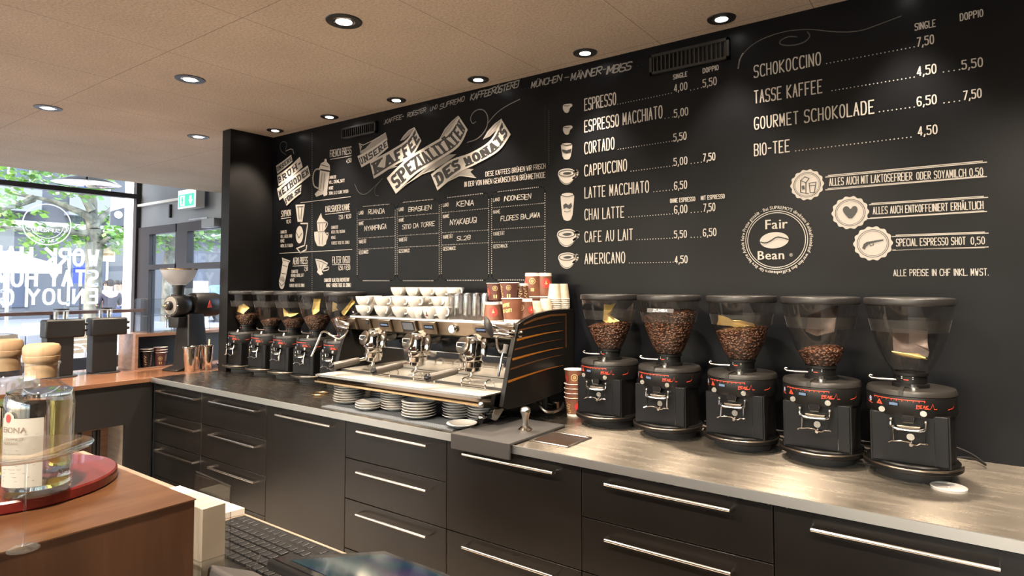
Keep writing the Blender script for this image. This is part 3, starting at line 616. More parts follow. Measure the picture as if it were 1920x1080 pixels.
# pictograms
a = WA(); a.poly([(600, 318), (618, 322), (613, 362), (597, 356)]); a.poly([(596, 357), (590, 364), (593, 369), (606, 364), (607, 368), (613, 366), (614, 361)]); a.poly([(598, 316), (602, 306), (608, 303), (609, 298), (612, 298), (613, 304), (618, 309), (619, 320)]); a.line([(600, 317), (591, 317), (586, 331), (588, 349), (596, 353)], 3, smooth=2)
for l in ([(604, 324), (601, 354)], [(609, 325), (606, 357)], [(600, 319), (618, 322)], [(602, 309), (616, 313)]): a.line(l, 1.4, 'paint_ink', .002)
a.done('press_drawing')
a = WA(); a.poly([(554, 384), (571.5, 383), (567, 416), (558, 416)]); a.ell((561.5, 440), .043, .062); a.line([(564, 419), (577, 419), (571, 460), (556, 466)], 2.6); a.line([(557, 466), (563, 474), (574, 468), (575, 460)], 2.6); a.line([(559, 389), (561, 411)], 1.6, 'paint_ink', .002).line([(566, 388), (564, 411)], 1.6, 'paint_ink', .002).line([(557, 388), (569, 387)], 1.2, 'paint_ink', .002)
a.line([(556, 436), (560, 446), (566, 437)], 1.4, 'paint_ink', .002); a.done('siphon_drawing')
a = WA(); a.poly([(594, 416), (602, 399), (604, 408), (612, 416), (611, 420), (608, 434), (614, 442), (611, 458), (605, 462), (595, 461), (590, 450), (589, 435), (596, 434)]); a.line([(612, 416), (615, 420), (609, 430)], 2, smooth=1).line([(612, 437), (616, 437), (613, 450), (609, 453)], 2, smooth=1)
for l in ([(595, 418), (611, 417)], [(596, 435), (610, 434)], [(599, 420), (600, 432)], [(605, 420), (605, 432)], [(598, 438), (599, 458)], [(605, 438), (604, 458)]): a.line(l, 1, 'paint_ink', .002)
a.done('pot_drawing')
a = WA(); a.poly([(528.5, 483), (544.5, 489), (541, 494), (534, 530), (524, 526), (530, 492)]); a.ell((528.5, 529), .036, .05); a.line([(530, 487), (542, 491)], 1.2, 'paint_ink', .002).line([(530, 497), (539, 500)], 1.2, 'paint_ink', .002).line([(528, 512), (536, 514)], 1.4, 'paint_ink', .002).line([(523, 529), (528, 536), (534, 530)], 1.3, 'paint_ink', .002)
a.done('press_drawing')
a = WA(); a.poly([(591, 485), (603, 487), (615, 493), (613, 498), (603, 509), (606, 514), (600, 516), (594, 510), (596, 506)]); a.line([(610, 502), (617, 500), (616, 506), (606, 508)], 2, smooth=1); a.line([(593, 488), (604, 491), (613, 496)], 1.2, 'paint_ink', .002); a.line([(598, 492), (600, 503)], 1, 'paint_ink', .002).line([(606, 494), (603, 505)], 1, 'paint_ink', .002); a.done('dripper_drawing')
def cup(c, s, kind):
    a = WA(); X, Y = c; S = lambda pts: [(X+p[0]*s, Y+p[1]*s) for p in pts]
    if kind == 'cup':
        a.poly(S([(-18, -6), (-14, -13), (0, -16), (12, -14), (17, -7), (14, 6), (5, 15), (-5, 16), (-14, 8)]), 'paint_white', .001, 2)
        a.line(S([(13, -8), (20, -12), (20, -2), (11, 4)]), 4*s, 'paint_white', .001, smooth=2)
        a.line(S([(-16, -5), (-10, -1), (2, 0), (12, -3), (15, -8), (10, -12), (-2, -13), (-13, -10)]), 1.4*s, 'paint_ink', .002, closed=True, smooth=1)
        a.poly(S([(-10, -6), (0, -9), (9, -8), (8, -5), (-1, -3)]), 'paint_ink', .002, 1)
        a.line(S([(-18, -4), (-13, 7), (-4, 14), (5, 13), (13, 6)]), 1.0*s, 'paint_ink', .0018, smooth=1)
    elif kind == 'small':
        a.poly(S([(-7, -6), (-2, -8), (10, -9), (11, -4), (6, -1), (4, 8), (-2, 9), (-7, 3)]), 'paint_white', .001, 1); a.line(S([(-5, -5), (2, -4), (5, -6)]), 1.2, 'paint_ink', .002)
    else:
        h = 27 if kind == 'tall' else 16
        w2 = 13 if kind == 'tall' else 11
        a.poly(S([(-w2, -h*.86), (0, -h), (w2, -h*.9), (w2-1, -h*.3), (w2-4, h*.85), (0, h), (-w2+4, h*.85), (-w2+1, -h*.3)]), 'paint_white', .001, 1)
        a.line(S([(-w2+1.5, -h*.8), (0, -h*.68), (w2-1.5, -h*.82)]), 1.3, 'paint_ink', .002, smooth=1)
        if kind == 'tall': a.poly(S([(-8, -3), (-3, -7), (2, -3), (7, -8), (9, -1), (4, 4), (-2, 1), (-7, 4)]), 'paint_ink', .002); a.line(S([(-6, 8), (-1, 10), (6, 7)]), 1.2, 'paint_ink', .002)
        else: a.poly(S([(-9, -4), (0, -2), (9, -5), (8, 2), (-1, 4), (-8, 1)]), 'paint_ink', .002)
    a.done('cup_drawing')
cup((1062.4, 203), 1, 'small'); cup((1062.8, 244), 1, 'small'); cup((1062.4, 283.8), 1, 'glass'); cup((1063, 331), .98, 'cup'); cup((1063.8, 387.8), 1, 'tall'); cup((1063, 446), 1.08, 'cup'); cup((1063.5, 488.5), .98, 'cup')
# badges
def badge(c, r):
    a = WA(); a.ell(c, r, r, 'paint_white', .001, 84, teeth=.09); a.ring(c, r*.84, .0022, 'paint_ink', .002); a.ring(c, r*.76, .0015, 'paint_ink', .002); return a
a = badge((1513, 346.5), .057); X, Y = 1513, 346.5
for l in ([(X-12, Y-8), (X-12, Y+14)], [(X-12, Y+14), (X+3, Y+17)], [(X-12, Y-8), (X-4, Y-15), (X+4, Y-12), (X-2, Y-4), (X-12, Y-8)], [(X-2, Y-4), (X-2, Y+16)], [(X+4, Y-3), (X+17, Y-5), (X+14, Y+14), (X+6, Y+15), (X+4, Y-3)], [(X+4, Y+2), (X+16, Y+1)]): a.line(l, 1.5, 'paint_ink', .002)
a.poly([(X-10, Y+2), (X-5, Y+1), (X-4, Y+8), (X-9, Y+9)], 'paint_ink', .002); a.done('carton_badge')
a = badge((1593.8, 398.7), .059); X, Y = 1594.5, 397
a.poly([(X, Y+16), (X-13, Y+2), (X-15, Y-6), (X-9, Y-11), (X-3, Y-9), (X, Y-4), (X+4, Y-10), (X+10, Y-11), (X+14, Y-6), (X+12, Y+2)], 'paint_ink', .002, 1); a.done('heart_badge')
a = badge((1636.4, 456.4), .060); X, Y = 1636.4, 456.4
a.poly([(X-5, Y-4), (X+20, Y-8), (X+20, Y-5), (X, Y-.5), (X-6, Y+1), (X-12, Y+6), (X-15, Y+12), (X-20, Y+9), (X-17, Y+1), (X-11, Y-3)], 'paint_ink', .002); a.line([(X-6, Y+1), (X-4, Y+5), (X+1, Y+3), (X+1, Y)], 1.2, 'paint_ink', .002); a.done('revolver_badge')
# round emblem
a = WA(); cc = at(1454.8, 450, YW-.0015); R1 = .118
a.ring(cc, R1, .0028); a.ring(cc, R1-.008, .0028)
_fc = {}
def fglyph(ch):
    if ch in _fc: return _fc[ch]
    cu = bpy.data.curves.new('g', 'FONT'); cu.body = ch; cu.size = 1; cu.resolution_u = 2; ob = bpy.data.objects.new('g', cu); COL.objects.link(ob)
    bpy.context.view_layer.update(); dg = bpy.context.evaluated_depsgraph_get(); me = bpy.data.meshes.new_from_object(ob.evaluated_get(dg))
    vs = [(v.co.x, v.co.y) for v in me.vertices]; fs = [tuple(p.vertices) for p in me.polygons]
    w_ = (max(v[0] for v in vs)+.06) if vs else .3
    bpy.data.objects.remove(ob); bpy.data.curves.remove(cu); bpy.data.meshes.remove(me); _fc[ch] = (vs, fs, w_); return _fc[ch]
def font_text(mb, s, size, fn, bold=0, total=None):
    ws = [.32 if c == ' ' else fglyph(c)[2] for c in s]; k = size if not total else total/sum(ws); x = 0
    for c, w_ in zip(s, ws):
        if c != ' ':
            vs, fs, _ = fglyph(c)
            for j_, dx in enumerate((0,) if not bold else (0, bold)):
                mb.add([(q[0], q[1]-.0004*j_, q[2]) for q in [fn(x+v[0]*k+dx, v[1]*(size if total else k)) for v in vs]], fs)
        x += w_*k
    return x
ring_t = "Bei SUPREMO'S direktem Rohkaffeeinkauf werden den Kaffeebauern für ihre harte Arbeit faire Preise gezahlt · "
C2 = 2*PI*(R1+.0085); a.mb.mat('paint_white')
def rt(u, v):
    q = 1.95-u/(R1+.0085); rr = R1+.0085+v; return (cc.x+rr*math.cos(q), YW-.0015, cc.z+rr*math.sin(q))
font_text(a.mb, ring_t, .019, rt, .0006, total=C2)
def flat(x0, y0, tilt=0, off=.0015):
    p = at(x0, y0, YW-off); return lambda u, v: (p.x+u, YW-off, p.z+v+u*tilt)
font_text(a.mb, 'Fair', .056, flat(1433, 430), .002); font_text(a.mb, 'Bean', .052, flat(1419, 487, .0), .002); font_text(a.mb, '®', .018, flat(1480, 481), 0)
a.ell((1451.5, 450.5), .056, .033, 'paint_white', .001, 32, rot=.05)
a.line([(1426, 454), (1436, 456), (1446, 451), (1456, 444), (1468, 446), (1478, 449)], 2.4, 'paint_ink', .002, smooth=1); a.done('round_emblem')
# long handwriting under the ceiling
a = WA()
for t, x0, y0, x1, y1, h in (('...KAFFEE-', 719, 234, 757, 222, 9), ('ROESTER', 763, 221, 798, 210, 9), ('UND', 806, 209, 820, 204, 8), ('SUPREMO', 824, 205, 871, 190, 10), ('KAFFEERÖSTEREI', 881, 190, 972, 163, 13), ('...', 979, 168, 991, 165, 5), ('MÜNCHEN', 995, 166, 1052, 152, 13), ('-', 1057, 151, 1066, 149, 9), ('MÄNNER', 1069, 153, 1127, 139, 15), ('-', 1129, 136, 1136, 134, 9), ('IMBISS', 1136, 141, 1183, 130, 16), ('...', 1186, 126, 1205, 122, 5)):
    a.text(t, x0, y0, x1, y1, h, th=.15, gap=.8, jit=.8, slant=.25, ink='paint_grey')
a.done('handwritten_line')
a = WA(); a.line([(876, 267), (896, 261), (912, 243), (916, 222), (910, 208), (900, 204), (888, 209), (881, 222), (886, 233), (892, 228)], 1.8, 'paint_grey', smooth=2).line([(914, 232), (930, 212), (950, 198), (975, 186)], 1.4, 'paint_grey', smooth=2); a.done('flourish')
a = WA(); a.line([(1384, 126), (1392, 100), (1420, 76), (1470, 58), (1520, 54), (1560, 60), (1610, 60), (1650, 45), (1690, 30)], 1.4, 'paint_faint', smooth=2).line([(1494, 69), (1478, 68), (1462, 76), (1462, 84), (1484, 86), (1508, 80), (1520, 68), (1514, 60)], 2.2, 'paint_faint', smooth=2); a.line([(1384, 128), (1387, 112), (1393, 100)], 2.5, 'paint_grey'); a.done('flourish')
a = WA(); a.line([(536, 290), (526, 283), (524, 270), (532, 264), (539, 270), (535, 280)], 1.3, 'paint_faint', smooth=2).line([(536, 283), (548, 278), (551, 288)], 1.5, 'paint_grey', smooth=1); a.line([(665, 345), (672, 362), (685, 366), (700, 352), (718, 334)], 1, 'paint_faint', smooth=2).line([(718, 334), (702, 352), (703, 366), (710, 367)], 1, 'paint_faint', smooth=2); a.done('flourish')
a = WA(); a.dots([(1029, 207), (1029, 308)], gap=.01, r=.0014, ink='paint_grey').dots([(1021.5, 200), (1021.5, 284)], gap=.01, r=.0012, ink='paint_faint'); a.done('divider_lines')

# ================================================================== AIR VENTS
for (x0, x1, z0, z1, lab, n) in ((-1.175, -.812, 2.485, 2.578, 'wide black air vent grille above the espresso prices', 18), (-3.375, -3.04, 2.49, 2.566, 'black air vent grille near the french press drawing', 16)):
    v_ = empty('air_vent', ((x0+x1)/2, YW, (z0+z1)/2), label=lab, cat='vent', group='air vents in the black wall')
    hw, hh = (x1-x0)/2, (z1-z0)/2; b = MB()
    for q in ((-hw, hw, -hh, -hh+.012), (-hw, hw, hh-.012, hh), (-hw, -hw+.012, -hh, hh), (hw-.012, hw, -hh, hh)): b.box(q[0], q[1], -.02, -.0005, q[2], q[3])
    b.build('vent_frame', 'black_satin', v_, smooth=False); b = MB()
    for k in range(n): x = -hw+.018+(2*hw-.036)*k/(n-1); b.box(x-.0028, x+.0028, -.014, -.006, -hh+.01, hh-.01)
    b.build('slats', 'grinder_lid', v_, smooth=False); MB().box(-hw, hw, -.004, -.0005, -hh, hh).build('vent_back', 'black_gloss', v_, smooth=False)
# ================================================================== COUNTER AND CABINETS
ct = empty('steel_counter', (0, 0, CT), label='long brushed steel worktop carrying the grinders and the espresso machine', cat='counter')
b = MB(); cx0, cx1, y0, y1, t = -4.30, 1.3, 1.91, YW-.001, -.03
hx0, hx1, hy0, hy1 = -1.385, -1.225, 2.015, 2.18
b.box(cx0, -4.188, y0, 2.353, t, 0).box(-4.188, hx0, y0, y1, t, 0).box(hx1, cx1, y0, y1, t, 0).box(hx0, hx1, y0, hy0, t, 0).box(hx0, hx1, hy1, y1, t, 0)
b.build('worktop', 'steel_top', ct, smooth=False)
MB().prism([(y0-.0015, -.028), (y0-.0015, .0015), (y0+.006, .0015), (y0+.006, .0), (y0+.0005, -.001), (y0, -.028)], cx0, cx1, 'x').build('front_edge', 'steel_edge', ct, smooth=False)
kb = MB(); kb.box(hx0+.001, hx1-.001, hy0+.001, hy1-.001, -.13, -.128).box(hx0+.001, hx0+.003, hy0+.001, hy1-.001, -.13, .0).box(hx1-.003, hx1-.001, hy0+.001, hy1-.001, -.13, 0).box(hx0+.001, hx1-.001, hy0+.001, hy0+.003, -.13, 0).box(hx0+.001, hx1-.001, hy1-.003, hy1-.001, -.13, 0)
kb.build('knock_basin', 'steel_satin', ct, smooth=False)
b = MB()
for q in ((hx0-.008, hx1+.008, hy0-.008, hy0+.004), (hx0-.008, hx1+.008, hy1-.004, hy1+.008), (hx0-.008, hx0+.004, hy0-.008, hy1+.008), (hx1-.004, hx1+.008, hy0-.008, hy1+.008)): b.box(*q, 0, .005)
b.build('basin_rim', 'steel_satin', ct, bev=.002)
g = MB().box(hx0+.004, hx1-.004, hy0+.004, hy1-.004, -.127, -.085).build('coffee_grounds', 'coffee_grounds', None); g.location = (0, 0, CT)
tag(g, 'brown spent coffee grounds in the steel knock basin of the worktop', 'coffee grounds', kind='stuff')
mtm = empty('tamping_mat', (-1.545, 1.905, CT), label='dark rubber tamping mat folded over the steel worktop edge', cat='mat')
MB().box(-.145, .145, -.006, .38, .0005, .012).build('mat_top', 'black_rubber', mtm, bev=.003); MB().box(-.145, .145, -.016, -.004, -.05, .012).build('mat_flap', 'black_rubber', mtm, bev=.003)

CB = [-4.295, -3.70, -3.035, -2.39, -1.752, -1.12, -.482, .158, .80]
spl = [[.70, .512], [.70, .512], [], [.714, .527], [.527], [.714, .527], [.527], [.714, .527]]
hnd = [[.842, .655, .47], [.848, .659, .474], [.853], [.855, .672, .484], [.853, .492], [.852, .668, .48], [.847, .48], [.852, .668, .48]]
hx = [(-4.225, -3.735), (-3.563, -3.095), (-2.908, -2.463), (-2.273, -1.838), (-1.640, -1.219), (-1.013, -.597), (-.376, .036), (.24, .70)]
cl = ['narrow black three-drawer unit at the corner by the wooden counter', 'second black three-drawer unit, right of the corner unit', 'black base unit with one tall front and a single handle', 'black three-drawer unit below the saucer stacks', 'black unit with one deep drawer over another, below the tamping mat', 'black drawer unit with wide drawers, below the first two big grinders', 'black unit with one deep front and a very long handle, below the last grinders', 'black drawer unit at the far right end of the counter']
for i in range(8):
    a, c = CB[i], CB[i+1]; o = empty('base_cabinet', ((a+c)/2, 1.935, 0), label=cl[i], cat='cabinet', group='black base cabinets under the steel worktop'); h = (c-a)/2
    MB().box(-h+.0005, h-.0005, .019, .74 if i else .415, .1, .889 if i != 4 else .785).build('body', 'cabinet_core', o, smooth=False)
    MB().box(-h+.0005, h-.0005, .05, .7 if i else .41, 0, .1).build('plinth', 'cabinet_core', o, smooth=False)
    zs = [.885]+spl[i]+([.30] if len(spl[i]) == 2 else [])+[.105]
    if i in (4, 6): zs = [.885, .527, .105]
    for k in range(len(zs)-1):
        nm = 'drawer' if len(zs) > 2 else 'door'
        d = MB().box(-h+.0016, h-.0016, 0, .018, zs[k+1]+.0018, zs[k]-.0018).build(nm, 'cabinet_black', o, bev=.0015)
        if k < len(hnd[i]) or k == 3:
            z = hnd[i][k] if k < len(hnd[i]) else .25
            x0, x1 = hx[i][0]-(a+c)/2, hx[i][1]-(a+c)/2
            MB().tube([(x0, 0, z), (x0, -.032, z), (x1, -.032, z), (x1, 0, z)], .0055, 10).build('handle', 'steel_handle', d, ang=50)

# ================================================================== WOODEN SIDE COUNTER
sc_ = empty('wooden_counter', (-4.30, 0, CT), label='reddish wooden side counter running towards the window', cat='counter')
MB().box(-.80, -.001, .5, 4.04, -.026, 0).build('worktop', 'counter_wood', sc_, bev=.001)
b = MB().box(-.045, -.02, .5, 1.30, -.82, -.027).box(-.045, -.02, 1.77, 1.93, -.82, -.027).box(-.045, -.02, 1.30, 1.77, -.278, -.027).box(-.045, -.02, 1.30, 1.77, -.82, -.72).box(-.5, -.045, 1.93, 1.95, -.82, -.027)
b.build('front_panel', 'black_satin', sc_, smooth=False)
MB().box(-.30, -.28, 1.30, 1.80, -.72, -.278).build('niche_back', 'shelf_wood', sc_, smooth=False)
MB().box(-.28, -.046, 1.775, 1.79, -.72, -.278).build('niche_side', 'desk_wood', sc_, smooth=False)
MB().box(-.79, -.75, .5, 4.0, -.92, -.027).build('rear_panel', 'black_satin', sc_, smooth=False)
MB().box(-.75, -.05, .5, 1.93, -.92, -.82).build('plinth', 'cabinet_core', sc_, smooth=False)
tb = MB().lathe([(.001, 0), (.012, 0), (.012, .42), (.010, .42), (.010, .01)], seg=16, cap=False).build('black_tube', 'plastic_black', None)
tag(tb, 'x', 'tube', 'black tubes in the niche')
for i, (y, x, l) in enumerate(((1.49, -4.46, 'thin black tube in the dark niche, at its camera end'), (1.53, -4.45, 'thin black tube in the dark niche, second from its camera end'), (1.57, -4.46, 'thin black tube in the dark niche, inner one of the left cluster'), (1.645, -4.44, 'thin black tube standing apart in the niche, nearer the middle'), (1.668, -4.445, 'thin black tube standing apart in the niche, nearest the bright back'))):
    place(tb, i == 0, (x, y, .19), label=l)

# tower brewers
tw = empty('tower_brewer', (0, 0, 0), label='x', cat='brewer')
MB().lathe([(.10, 0), (.10, .004), (.09, .008), (.001, .009)], seg=32).build('base_plate', 'black_satin', tw)
MB().box(-.048, .048, -.09, .062, .008, .26).build('column', 'grey_tower', tw, bev=.003)
MB().box(-.055, .055, -.10, .125, .255, .375).build('head', 'grey_tower', tw, bev=.012)
MB().lathe([(.042, .375), (.042, .435), (.044, .44), (.040, .44), (.039, .38)], c=(0, -.0, 0), seg=24, cap=False).build('clear_beaker', 'clear_plastic', tw)
MB().lathe([(.0445, .436), (.0445, .443), (.0425, .443), (.0425, .436)], seg=24, cap=False).build('beaker_rim', 'black_satin', tw)
MB().cyl((.0, -.03, .375), (.0, -.03, .425), .008).cyl((0, .02, .375), (0, .02, .425), .008).build('feed_tubes', 'steel_satin', tw)
for z in (.30, .34): MB().cyl((.03, .125, z), (.03, .142, z), .011, .010).build('knob', 'black_satin', tw)
place(tw, True, (-4.83, 1.575, CT), label='tall dark grey tower brewer with clear beaker, nearer the bottles')
place(tw, False, (-4.83, 1.835, CT), label='tall dark grey tower brewer with clear beaker, nearer the wooden cubby')

# wooden cubby
cu = empty('wooden_cubby', (-4.885, 2.0, CT), label='open wooden cubby box on the side counter behind the tall grinder', cat='shelf box')
b = MB().box(-.135, .135, 0, .02, 0, .253).box(-.135, .135, 1.2, 1.22, 0, .253).box(-.135, .135, .02, 1.2, .233, .253).box(-.135, .135, .02, 1.2, 0, .012)
b.build('shell', 'shelf_wood', cu, smooth=False); MB().box(-.135, -.125, .02, 1.2, .012, .233).build('back_panel', 'black_satin', cu, smooth=False)

# paper cups: generic builder ---------------------------------------------------------------
def decal(r_at, ang, z, w_, h_, kind, mats, flip=False):
    mb = MB(); fn = lambda u, v: ((r_at(z+v)+.0007)*math.cos(ang+(u if not flip else -u)/r_at(z)), (r_at(z+v)+.0007)*math.sin(ang+(u if not flip else -u)/r_at(z)), z+v)
    if kind == 'disc':
        mb.mat(mats[0]); N = 24
        for k in range(N): a0, a1 = 2*PI*k/N, 2*PI*(k+1)/N; mb.quad(fn(0, 0), fn(w_*math.cos(a0)*.5, w_*math.sin(a0)*.5), fn(w_*math.cos(a0), w_*math.sin(a0)), fn(w_*math.cos(a1), w_*math.sin(a1)), fn(w_*math.cos(a1)*.5, w_*math.sin(a1)*.5))
        mb.mat(mats[1]); f2 = lambda u, v: tuple(Vector(fn(u, v))*1.012-Vector((0, 0, .012*fn(u, v)[2])))
        s = w_
        for q in ([(-.35, .1), (.0, .3), (.35, .05), (.05, 0)], [(-.12, .05), (.12, .05), (.04, -.6), (-.02, -.6)], [(-.35, .12), (-.1, .12), (-.1, -.05), (-.3, 0)]): mb.quad(*[f2(a*s, b_*s) for a, b_ in q])
        for k in range(5): mb.quad(f2(-s*.4, s*.45), f2(s*.4, s*.45), f2(s*.4, s*.5), f2(-s*.4, s*.5))
    elif kind == 'ring':
        mb.mat(mats[0]); N = 24
        for k in range(N):
            a0, a1 = 2*PI*k/N, 2*PI*(k+1)/N
            for r0, r1 in ((.82, 1), (.35, .5) if k % 2 else (.1, .45)): mb.quad(*[fn(w_*r*math.cos(a), w_*r*math.sin(a)) for r, a in ((r0, a0), (r1, a0), (r1, a1), (r0, a1))])
    elif kind == 'square':
        mb.mat(mats[0]); mb.quad(fn(-w_, -w_), fn(w_, -w_), fn(w_, w_), fn(-w_, w_))
    elif kind.startswith('T:'):
        mb.mat(mats[0]); pl, W_ = text2d(kind[2:], h_, w_, th=.2, gap=1.2, slant=.0); put(mb, pl, lambda a, b_: fn(a-w_/2, b_+a*.18))
    elif kind == 'script':
        mb.mat(mats[0]); random.seed(3)
        pts = [(w_*(.9*math.sin(k*1.9)+.0), h_*(k/13-.5)+.004*math.sin(k*2.7)) for k in range(14)]
        for i in range(len(pts)-1):
            (x0, y0), (x1, y1) = pts[i], pts[i+1]; n = 4
            for j in range(n):
                a0, b0 = x0+(x1-x0)*j/n, y0+(y1-y0)*j/n; a1, b1 = x0+(x1-x0)*(j+1)/n, y0+(y1-y0)*(j+1)/n
                mb.quad(fn(a0, b0-.0012), fn(a1, b1-.0012), fn(a1, b1+.0012), fn(a0, b0+.0012))
    return mb
def paper_cup(name, h, rt, rb, body, inv=False, decals=(), band=.0, label='x', cream=False):
    o = empty(name, (0, 0, 0), label=label, cat='paper cup')
    rr = lambda z: rb+(rt-rb)*z/h
    P = [(.001, .004), (rb-.002, .004), (rb-.001, 0), (rb, 0), (rb+(rt-rb)*.95, h*.965)]
    b = MB(); b.lathe([(rb, 0), (rr(h*.965), h*.965)], seg=36, cap=False); b.build('wall', body, o)
    MB().lathe([(rr(h*.965), h*.965), (rt+.0015, h*.97), (rt+.0025, h*.985), (rt+.001, h), (rt-.001, h*.985), (rb-.001, .006), (.001, .006)], seg=36, cap=False).build('rim_and_lining', 'paper_white', o)
    if band: MB().lathe([(rb+.0006, 0), (rr(band)+.0006, band)], seg=36, cap=False).build('base_band', 'paper_white', o)
    for (ang, z, w_, h_, k, ms) in decals:
        d = decal(rr, ang, z, w_, h_, k, ms, flip=inv); d.build({'disc': 'round_badge', 'ring': 'seal_print', 'square': 'square_print', 'script': 'script_print'}.get(k, 'slogan_print'), None, o, smooth=False)
    return o
def cupA(h=.09, rt=.043, rb=.03, body='paper_brown', decals=(), **k): return paper_cup('paper_cup', h, rt, rb, body, decals=decals, **k)
FR = -PI/2+.5          # the side of a cup that faces the room corner with the camera
# cups in the cubby
c_ = cupA(.10, .045, .032, 'paper_dark', [(-.45, .055, .014, 0, 'ring', ['gold_print']), (-.45, .022, .008, 0, 'square', ['gold_print']), (.6, .06, .012, .05, 'script', ['gold_print'])])
for k, z in enumerate((0, .018, .036)): place(c_, k == 0, (-4.80, 2.195, CT+.012+z), label='dark brown paper cup in the wooden cubby, '+ordn(k, 3)+' of three', group='nested paper cups in the cubby')
c_ = cupA(.115, .045, .032, 'black_satin', [(-.6, .05, .010, .07, 'script', ['gold_print']), (.5, .05, .010, .07, 'script', ['gold_print'])])
for k, z in enumerate((0, .015)): place(c_, k == 0, (-4.805, 2.10, CT+.012+z), label='black paper cup with gold script in the cubby, '+ordn(k, 2)+' of a nested pair', group='black paper cups in the cubby')
# stack beside the machine
c_ = cupA(.085, .045, .033, 'paper_brown', [(-1.0, .05, .016, 0, 'ring', ['gold_print']), (-2.3, .045, .02, 0, 'disc', ['red_badge', 'gold_print'])], band=.008)
c2 = cupA(.085, .045, .033, 'paper_brown', [(-1.75, .038, .014, .05, 'script', ['gold_print']), (-.5, .045, .02, 0, 'disc', ['red_badge', 'gold_print'])], band=.01)
for k, z in enumerate((0, .021, .042, .063, .127)):
    place(c2 if k == 0 else c_, k < 2, (-1.497, 2.525, CT+z), label='brown paper cup beside the espresso machine, '+ordn(k, 5)+' of its stack', group='stack of brown paper cups beside the machine')

# acrylic display case on the cubby
for nm, loc, dims, lb in (('display_case', (-4.86, 2.27, CT+.254), (.10, .19, .245), 'larger clear acrylic display case on the wooden cubby'), ('display_case', (-4.98, 2.50, CT+.254), (.06, .12, .32), 'narrow clear acrylic case standing behind the larger display case')):
    o = empty(nm, loc, label=lb, cat='display case'); dx, dy, dz = dims; b = MB()
    for q in ((-dx, dx, -dy, -dy+.003), (-dx, dx, dy-.003, dy), (-dx, -dx+.003, -dy, dy), (dx-.003, dx, -dy, dy)): b.box(*q, 0, dz)
    b.box(-dx, dx, -dy, dy, dz-.003, dz).box(-dx, dx, -dy, dy, 0, .003).build('walls', 'clear_plastic', o, smooth=False)
    MB().box(-dx+.003, dx-.003, -dy+.003, dy-.003, dz*.5, dz*.5+.003).build('shelf', 'clear_plastic', o, smooth=False)
    b = MB()
    for sx_ in (-dx, dx):
        for sy_ in (-dy, dy): b.box(sx_-.002, sx_+.002, sy_-.002, sy_+.002, 0, dz)
    for z in (0, dz*.5, dz): b.box(-dx-.002, dx+.002, -dy-.002, -dy+.002, z-.0015, z+.0015).box(dx-.002, dx+.002, -dy, dy, z-.0015, z+.0015)
    b.build('edges', 'frosted', o, smooth=False)

# ================================================================== TALL SHOP GRINDER (frosted bowl)
ek = empty('shop_grinder', (-4.545, 2.25, CT), .22, label='tall black shop grinder with frosted bowl hopper on the wooden side counter', cat='coffee grinder')
b = MB(); b.prism([(-.13, 0), (.0, 0), (.14, .0), (.14, .025), (.05, .04), (-.05, .03), (-.13, .012)], -.075, .075, 'x'); b.build('base_foot', 'black_satin', ek, bev=.008)
b = MB()
def frus(mb, x0, x1, y0, y1, z0, X0, X1, Y0, Y1, z1):
    mb.add([(x0, y0, z0), (x1, y0, z0), (x1, y1, z0), (x0, y1, z0), (X0, Y0, z1), (X1, Y0, z1), (X1, Y1, z1), (X0, Y1, z1)], [(0,3,2,1),(4,5,6,7),(0,1,5,4),(1,2,6,5),(2,3,7,6),(3,0,4,7)]); return mb
frus(b, -.085, .085, -.04, .13, .02, -.06, .06, -.03, .10, .40); b.build('column', 'black_satin', ek, bev=.012)
MB().lathe([(.001, .02), (.075, .02), (.088, .05), (.088, .23), (.078, .262), (.05, .27), (.001, .27)], c=(.0, 0, .455), seg=36, axis='y').build('motor_housing', 'black_satin', ek)
MB().lathe([(.001, -.12), (.072, -.12), (.079, -.11), (.08, -.03), (.06, .02)], c=(-.01, 0, .455), seg=36, axis='y').build('grinding_head', 'black_satin', ek)
MB().lathe([(.028, -.13), (.028, -.121)], c=(-.01, 0, .455), seg=30, axis='y').lathe([(.001, -.1255), (.062, -.1245), (.064, -.119)], c=(-.01, 0, .455), seg=36, axis='y', cap=False).build('dial_plate', 'paint_grey', ek)
MB().lathe([(.001, -.16), (.02, -.16), (.030, -.15), (.032, -.122)], c=(-.01, 0, .455), seg=24, axis='y').build('dial_knob', 'black_satin', ek)
MB().sphere((-.01, -.161, .455), .007).build('brass_screw', 'gold_print', ek)
for a_ in (0, PI/2, PI, -PI/2): MB().sphere((-.01+.072*math.cos(a_), -.120, .455+.072*math.sin(a_)), .006).build('screw', 'steel_satin', ek)
MB().cyl((-.01, -.06, .50), (-.01, -.06, .585), .030, .036).cyl((-.01, -.06, .585), (-.01, -.06, .60), .042).build('neck', 'black_satin', ek)
bw = [(.042, .60), (.07, .62), (.10, .655), (.116, .70), (.118, .712)]
MB().lathe(bw+[(.115, .712), (.112, .70), (.096, .658), (.068, .626), (.04, .606)], c=(-.01, -.06, 0), seg=40, cap=False).build('bowl', 'bowl_frosted', ek)
MB().lathe([(.1185, .708), (.1205, .712), (.1185, .716), (.114, .714)], c=(-.01, -.06, 0), seg=40, cap=False).build('bowl_rim', 'brass_lip', ek)
MB().prism([(-.055, .30), (.04, .30), (.045, .375), (-.06, .375)], -.10, -.035, 'y').build('spout_block', 'black_satin', ek, bev=.004)
MB().tube([(-.05, -.09, .38), (-.065, -.11, .36), (-.065, -.11, .30)], .006).sphere((-.065, -.11, .38), .01).build('bag_clip', 'chrome', ek)
t_ = MB(); t_.prism([(.10, .435), (.14, .435), (.12, .49)], .081, .085, 'x').v; t_.v = [(p[0]+.0055, p[1], p[2]) for p in t_.v]; t_.build('red_triangle', 'red_print', ek, smooth=False)

